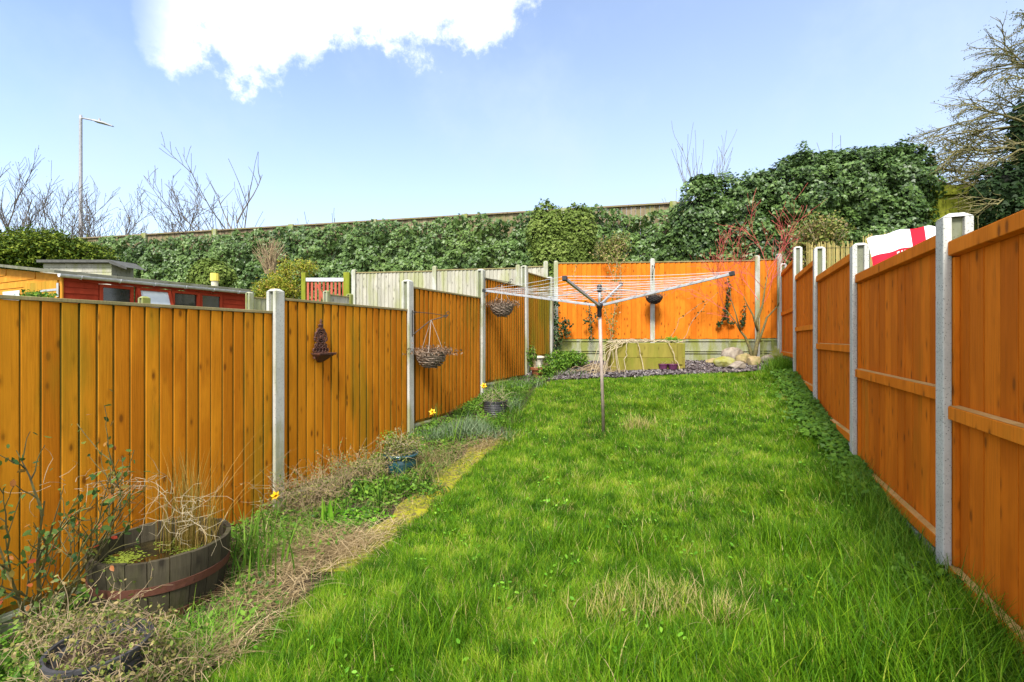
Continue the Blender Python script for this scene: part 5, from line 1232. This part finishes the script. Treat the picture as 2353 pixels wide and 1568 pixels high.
for (u, v, n, L, W, lean, mt, sp_, lab) in (
  (650,1260,170,.22,.006,1.5,'tall_grass',.16,'rough grass between the daffodil leaves and the straw mat'),
  (520,1460,180,.13,.006,1.6,'leaf_bright',.13,'bright grass at the right foot of the half barrel'),
  (700,1225,120,.20,.007,1.4,'leaf_green',.12,'low grass just left of the broad tulip leaves'),
  (985,1100,200,.26,.007,1.5,'leaf_mixed',.14,'grass and weeds below and right of the teal pot'),
  (1000,1065,160,.24,.007,1.4,'leaf_green',.13,'grass clump right of the teal pot beside the lavender'),
  (800,1090,90,.22,.007,1.2,'leaf_mixed',.14,'grass at the foot of the second fence panel left of the teal pot'),
  (1150,985,200,.24,.008,1.5,'tall_grass',.14,'grass below the small ribbed planter'),
  (1180,960,160,.26,.008,1.6,'tall_grass',.13,'grass at the lawn edge right of the small ribbed planter'),
  (1210,890,180,.24,.009,1.4,'leaf_silver',.18,'pale grass in front of the terracotta pot'),
  (1290,862,160,.2,.009,1.4,'tall_grass',.22,'grass in front of the low green corner shrub'),
  (345,1535,220,.20,.006,1.6,'tall_grass',.12,'dark grass right of the bottom corner pot')):
    tuft('grass_tuft', lab, GP(u, v), n, L, W, lean, mt, spread=sp_, a0=.6)
spray_mass('leafy_weed', 'dark feathery weed spilling over the moss path right of the bright cushion', [(tuple(GP(985,1140)+Vector((0,0,.06))),(.22,.14,.09))], 30000, .03, 'leaf_green', 'plant', stems=8, stem_mat='stem_green')
spray_mass('leafy_weed', 'feathery green weed beside the daffodil leaves by the half barrel', [(tuple(GP(640,1215)+Vector((0,0,.08))),(.20,.16,.10))], 36000, .024, 'leaf_green', 'plant', stems=8, stem_mat='stem_green')
# low greenery scattered through the border (uncountable)
n = 26000; Y = RS.uniform(1.6, 9.1, n); X = xL(Y)+.05+(lawn_edge(Y)-xL(Y)-.12)*RS.rand(n); k = vnoise(X, Y, 1.7, 3) > -.30; X, Y = X[k], Y[k]
onpath = (Y > 3.2) & (Y < 5.6) & (X > lawn_edge(Y)-.24); X, Y = X[~onpath], Y[~onpath]
nb2 = ((X-BC.x)**2+(Y-BC.y)**2) > .46**2; X, Y = X[nb2], Y[nb2]
P = np.stack([X, Y, G(X, Y)+.02+(.05+.06*np.clip(vnoise(X, Y, 3, 6)+.3, 0, 1))*RS.rand(len(X))], 1); m = MB(); m.np_add(*leaves(P, RS.randn(len(P), 3)*.5+[0,-.2,1], .032*(.5+RS.rand(len(P))), LEAF_OVAL, np.clip(.5+.5*vnoise(X, Y, 2.5, 8)+.25*RS.randn(len(P)), 0, 1), 0))
n = 16000; Y = RS.uniform(1.6, 9.0, n); X = xL(Y)+.05+(lawn_edge(Y)-xL(Y)-.02)*RS.rand(n)**.8; k = vnoise(X, Y, 2.6, 13) > -.05; X, Y = X[k], Y[k]; m.np_add(*blades(np.stack([X, Y, G(X, Y)], 1), .05+.12*RS.rand(len(X)), .6*RS.rand(len(X)), .6+1.2*RS.rand(len(X)), .005, segs=3, rn=np.clip(.5+.3*RS.randn(len(X)), 0, 1)))
tag(m.build('border_weeds', M['leaf_green']), 'small green weeds scattered through the left flower bed', 'ground cover', kind='stuff')
# straw
def straw(n, Y0, Y1, inner, outer, seed, dens=None):
    Y = RS.uniform(Y0, Y1, n); le = lawn_edge(Y); X = le+outer-(inner+outer)*RS.rand(n)
    X = np.maximum(X, xL(Y)+.05); return X, Y
X1, Y1 = straw(6000, 1.7, 9.0, 1.2, .0, 1); kk = vnoise(X1, Y1, 1.9, 5) > .10; X1, Y1 = X1[kk], Y1[kk]
sc = [(690,1290,.15,1900),(780,1262,.13,1300),(600,1390,.12,700),(1010,1060,.20,1500),(1120,1030,.16,1200),(900,1225,.12,600),(500,1500,.10,600),(940,1090,.2,900),(640,1210,.2,900),(1280,845,.25,900)]
XX, YY = [X1], [Y1]
for u, v, s_, n in sc:
    p = GP(u, v); XX.append(p.x+RS.randn(n)*s_*1.1); YY.append(p.y+RS.randn(n)*s_)
X = np.concatenate(XX); Y = np.concatenate(YY); k = (X > xL(Y)+.04) & (X < lawn_edge(Y)+.07) & ~((Y > 3.7) & (Y < 5.5) & (X > lawn_edge(Y)-.22) & (RS.rand(len(X)) > .4)); X, Y = X[k], Y[k]; n = len(X)
P = np.stack([X, Y, G(X, Y)+.02+.045*RS.rand(n)], 1)
m = MB(); m.np_add(*blades(P, .08+.24*RS.rand(n), 1.0+.5*RS.rand(n), 1.45+.6*RS.rand(n), .0044, segs=5, rn=np.clip(RS.rand(n)*.7+.35*(Y < 4.2)*vnoise(X, Y, 2.2, 2)+.15, 0, 1))); tag(m.build('dry_grass', M['dry_straw']), 'mat of dead straw coloured grass along the left flower bed', 'dead grass', kind='stuff')

# ------------------------------------------------------------------ lawn blades
def lawn(n, Y0, Y1, L0, W0, seed, ylen=1.):
    Y = RS.uniform(Y0, Y1, n); xa_, xb_ = np.maximum(lawn_edge(Y), (-1250/F)*Y-.2), np.minimum(xR(Y)+.03, (1230/F)*Y+.2)
    X = xa_+(xb_-xa_)*RS.rand(n)
    h = L0*(.55+.6*RS.rand(n)**1.5+.42*vnoise(X, Y, 2.6, 4)+.34*vnoise(X, Y, 6.5, 6)); h *= np.clip((9.3-Y)/.8, .45, 1); h = np.clip(h, L0*.25, None)
    dr = xR(Y)-X; nearR = np.exp(-(dr/.40)**2); h *= 1+.45*nearR*(Y < 5.5); h *= 1+.0*X
    eL = np.exp(-((X-lawn_edge(Y))/.12)**2); h *= 1-.35*eL
    h *= 1+.35*np.exp(-(((Y-9.35)/.25)**2))*(X > 3)
    head = 2*np.pi*RS.rand(n)*.55+2.2*vnoise(X, Y, .9, 17)+RS.randn(n)*.9
    r = np.clip(.42+.20*RS.randn(n)+.26*vnoise(X, Y, 1.3, 21)+.40*vnoise(X, Y, 5.2, 23)+.26*vnoise(X, Y, 13, 27)-.30*nearR*(Y < 6), 0, .93)
    straw_ = RS.rand(n) < .02+.09*np.clip(vnoise(X, Y, 1.9, 29), 0, 1)
    r = np.where(straw_, .94+.06*RS.rand(n), r)
    P = np.stack([X, Y, G(X, Y)-.004], 1)
    lean = .4+1.2*RS.rand(n)+.6*(RS.rand(n) < .25)
    return blades(P, h, .05+.35*RS.rand(n), lean, W0*(.6+.7*RS.rand(n)), head=head, segs=3, rn=r)
m = MB()
m.np_add(*lawn(150000, 1.5, 3.4, .095, .0042, 1)); m.np_add(*lawn(115000, 3.4, 5.6, .090, .0058, 2)); m.np_add(*lawn(85000, 5.6, 8.98, .085, .008, 3))
# tufts of coarse grass with straw among them
for (u, v, n, s_, L_, st) in ((1440,1400,900,.13,.14,.45),(1550,1400,700,.10,.14,.4),(1660,1440,350,.06,.15,.4),(1463,985,260,.09,.17,.8),(1300,1260,700,.12,.16,.04),(1470,1270,700,.12,.15,.04),(1850,1270,700,.14,.19,.02),(1560,1010,250,.22,.10,.5),(2120,1560,1600,.22,.26,.01),(2260,1500,1500,.20,.28,.02),(2000,1380,900,.2,.20,.02),(1560,1160,250,.15,.1,.3),(1700,895,260,.3,.12,.2),(1480,1560,900,.2,.17,.03),(1830,1560,900,.2,.18,.03),(900,1500,900,.2,.17,.02),(1070,1420,500,.1,.15,.04)):
    p = GP(u, v); X = p.x+RS.randn(n)*s_; Y = p.y+RS.randn(n)*s_*.7; k = (X < xR(Y)-.01) & (X > lawn_edge(Y)); X, Y = X[k], Y[k]; n = len(X); r = np.clip(.38+.2*RS.randn(n), 0, .9); r = np.where(RS.rand(n) < st, .93+.07*RS.rand(n), r)
    m.np_add(*blades(np.stack([X, Y, G(X, Y)], 1), L_*(.5+.8*RS.rand(n)), .1, .4+1.1*RS.rand(n), .0065, segs=4, rn=r))
n = 5200; Y = 1.7+7*RS.rand(n)**1.2; X = lawn_edge(Y)+.05+(xR(Y)-lawn_edge(Y)-.1)*RS.rand(n); k = vnoise(X, Y, 3.0, 41) > .22; X, Y = X[k], Y[k]
cm_ = MB(); cm_.np_add(*leaves(np.stack([X, Y, G(X, Y)+.035+.03*RS.rand(len(X))], 1), RS.randn(len(X), 3)*.35+[0,-.2,1], .026*(.6+.8*RS.rand(len(X))), LEAF_OVAL, None, 0))
tag(cm_.build('clover', M['leaf_bright']), 'scattered clover and small weeds growing in the lawn', 'ground cover', kind='stuff')
tag(m.build('grass', M['lawn_blades']), 'lush uneven bright green lawn grass', 'grass', kind='stuff')
# long dark grass leaning on the right fence
n = 8000; Y = 1.6+2.6*RS.rand(n)**1.3; X = xR(Y)-.05-np.abs(RS.randn(n))*.17; m = MB(); m.np_add(*blades(np.stack([X, Y, G(X, Y)], 1), .09+.20*RS.rand(n)**1.5, .1*RS.rand(n), .5+1.1*RS.rand(n), .005, segs=5))
n = 2600; Y = 8.3+.8*RS.rand(n); X = xR(Y)-.02-np.abs(RS.randn(n))*.20; m.np_add(*blades(np.stack([X, Y, G(X, Y)], 1), .14+.24*RS.rand(n), .1*RS.rand(n), .6+.9*RS.rand(n), .010, segs=4))
tag(m.build('long_grass', M['tall_grass']), 'long dark green grass against the foot of the right fence', 'grass', kind='stuff')
# ivy creeping along the foot of the right fence
n = 9500; Y = 3.6+4.9*RS.rand(n); X = xR(Y)-.04-np.abs(RS.randn(n))*(.09+.06*(Y > 5)); P = np.stack([X, Y, G(X, Y)+.05+.07*RS.rand(n)], 1)
m = MB(); m.np_add(*leaves(P, RS.randn(n, 3)*.4+[-.2,-.35,1], .044*(.5+.8*RS.rand(n)), LEAF_IVY, .15+.55*RS.rand(n), .1)); tag(m.build('ground_ivy', M['leaf_green']), 'dark ivy creeping along the foot of the right fence', 'ground cover', kind='stuff')
p = GP(2130, 1380); spray_mass('dock_weed', 'broad leaved green weed by the nearest right fence post', [(tuple(p+Vector((0,0,.09))),(.17,.14,.10)), (tuple(GP(2080,1340)+Vector((0,0,.06))),(.12,.1,.07))], 34000, .055, 'leaf_green', 'plant', stems=10, stem_mat='stem_green')
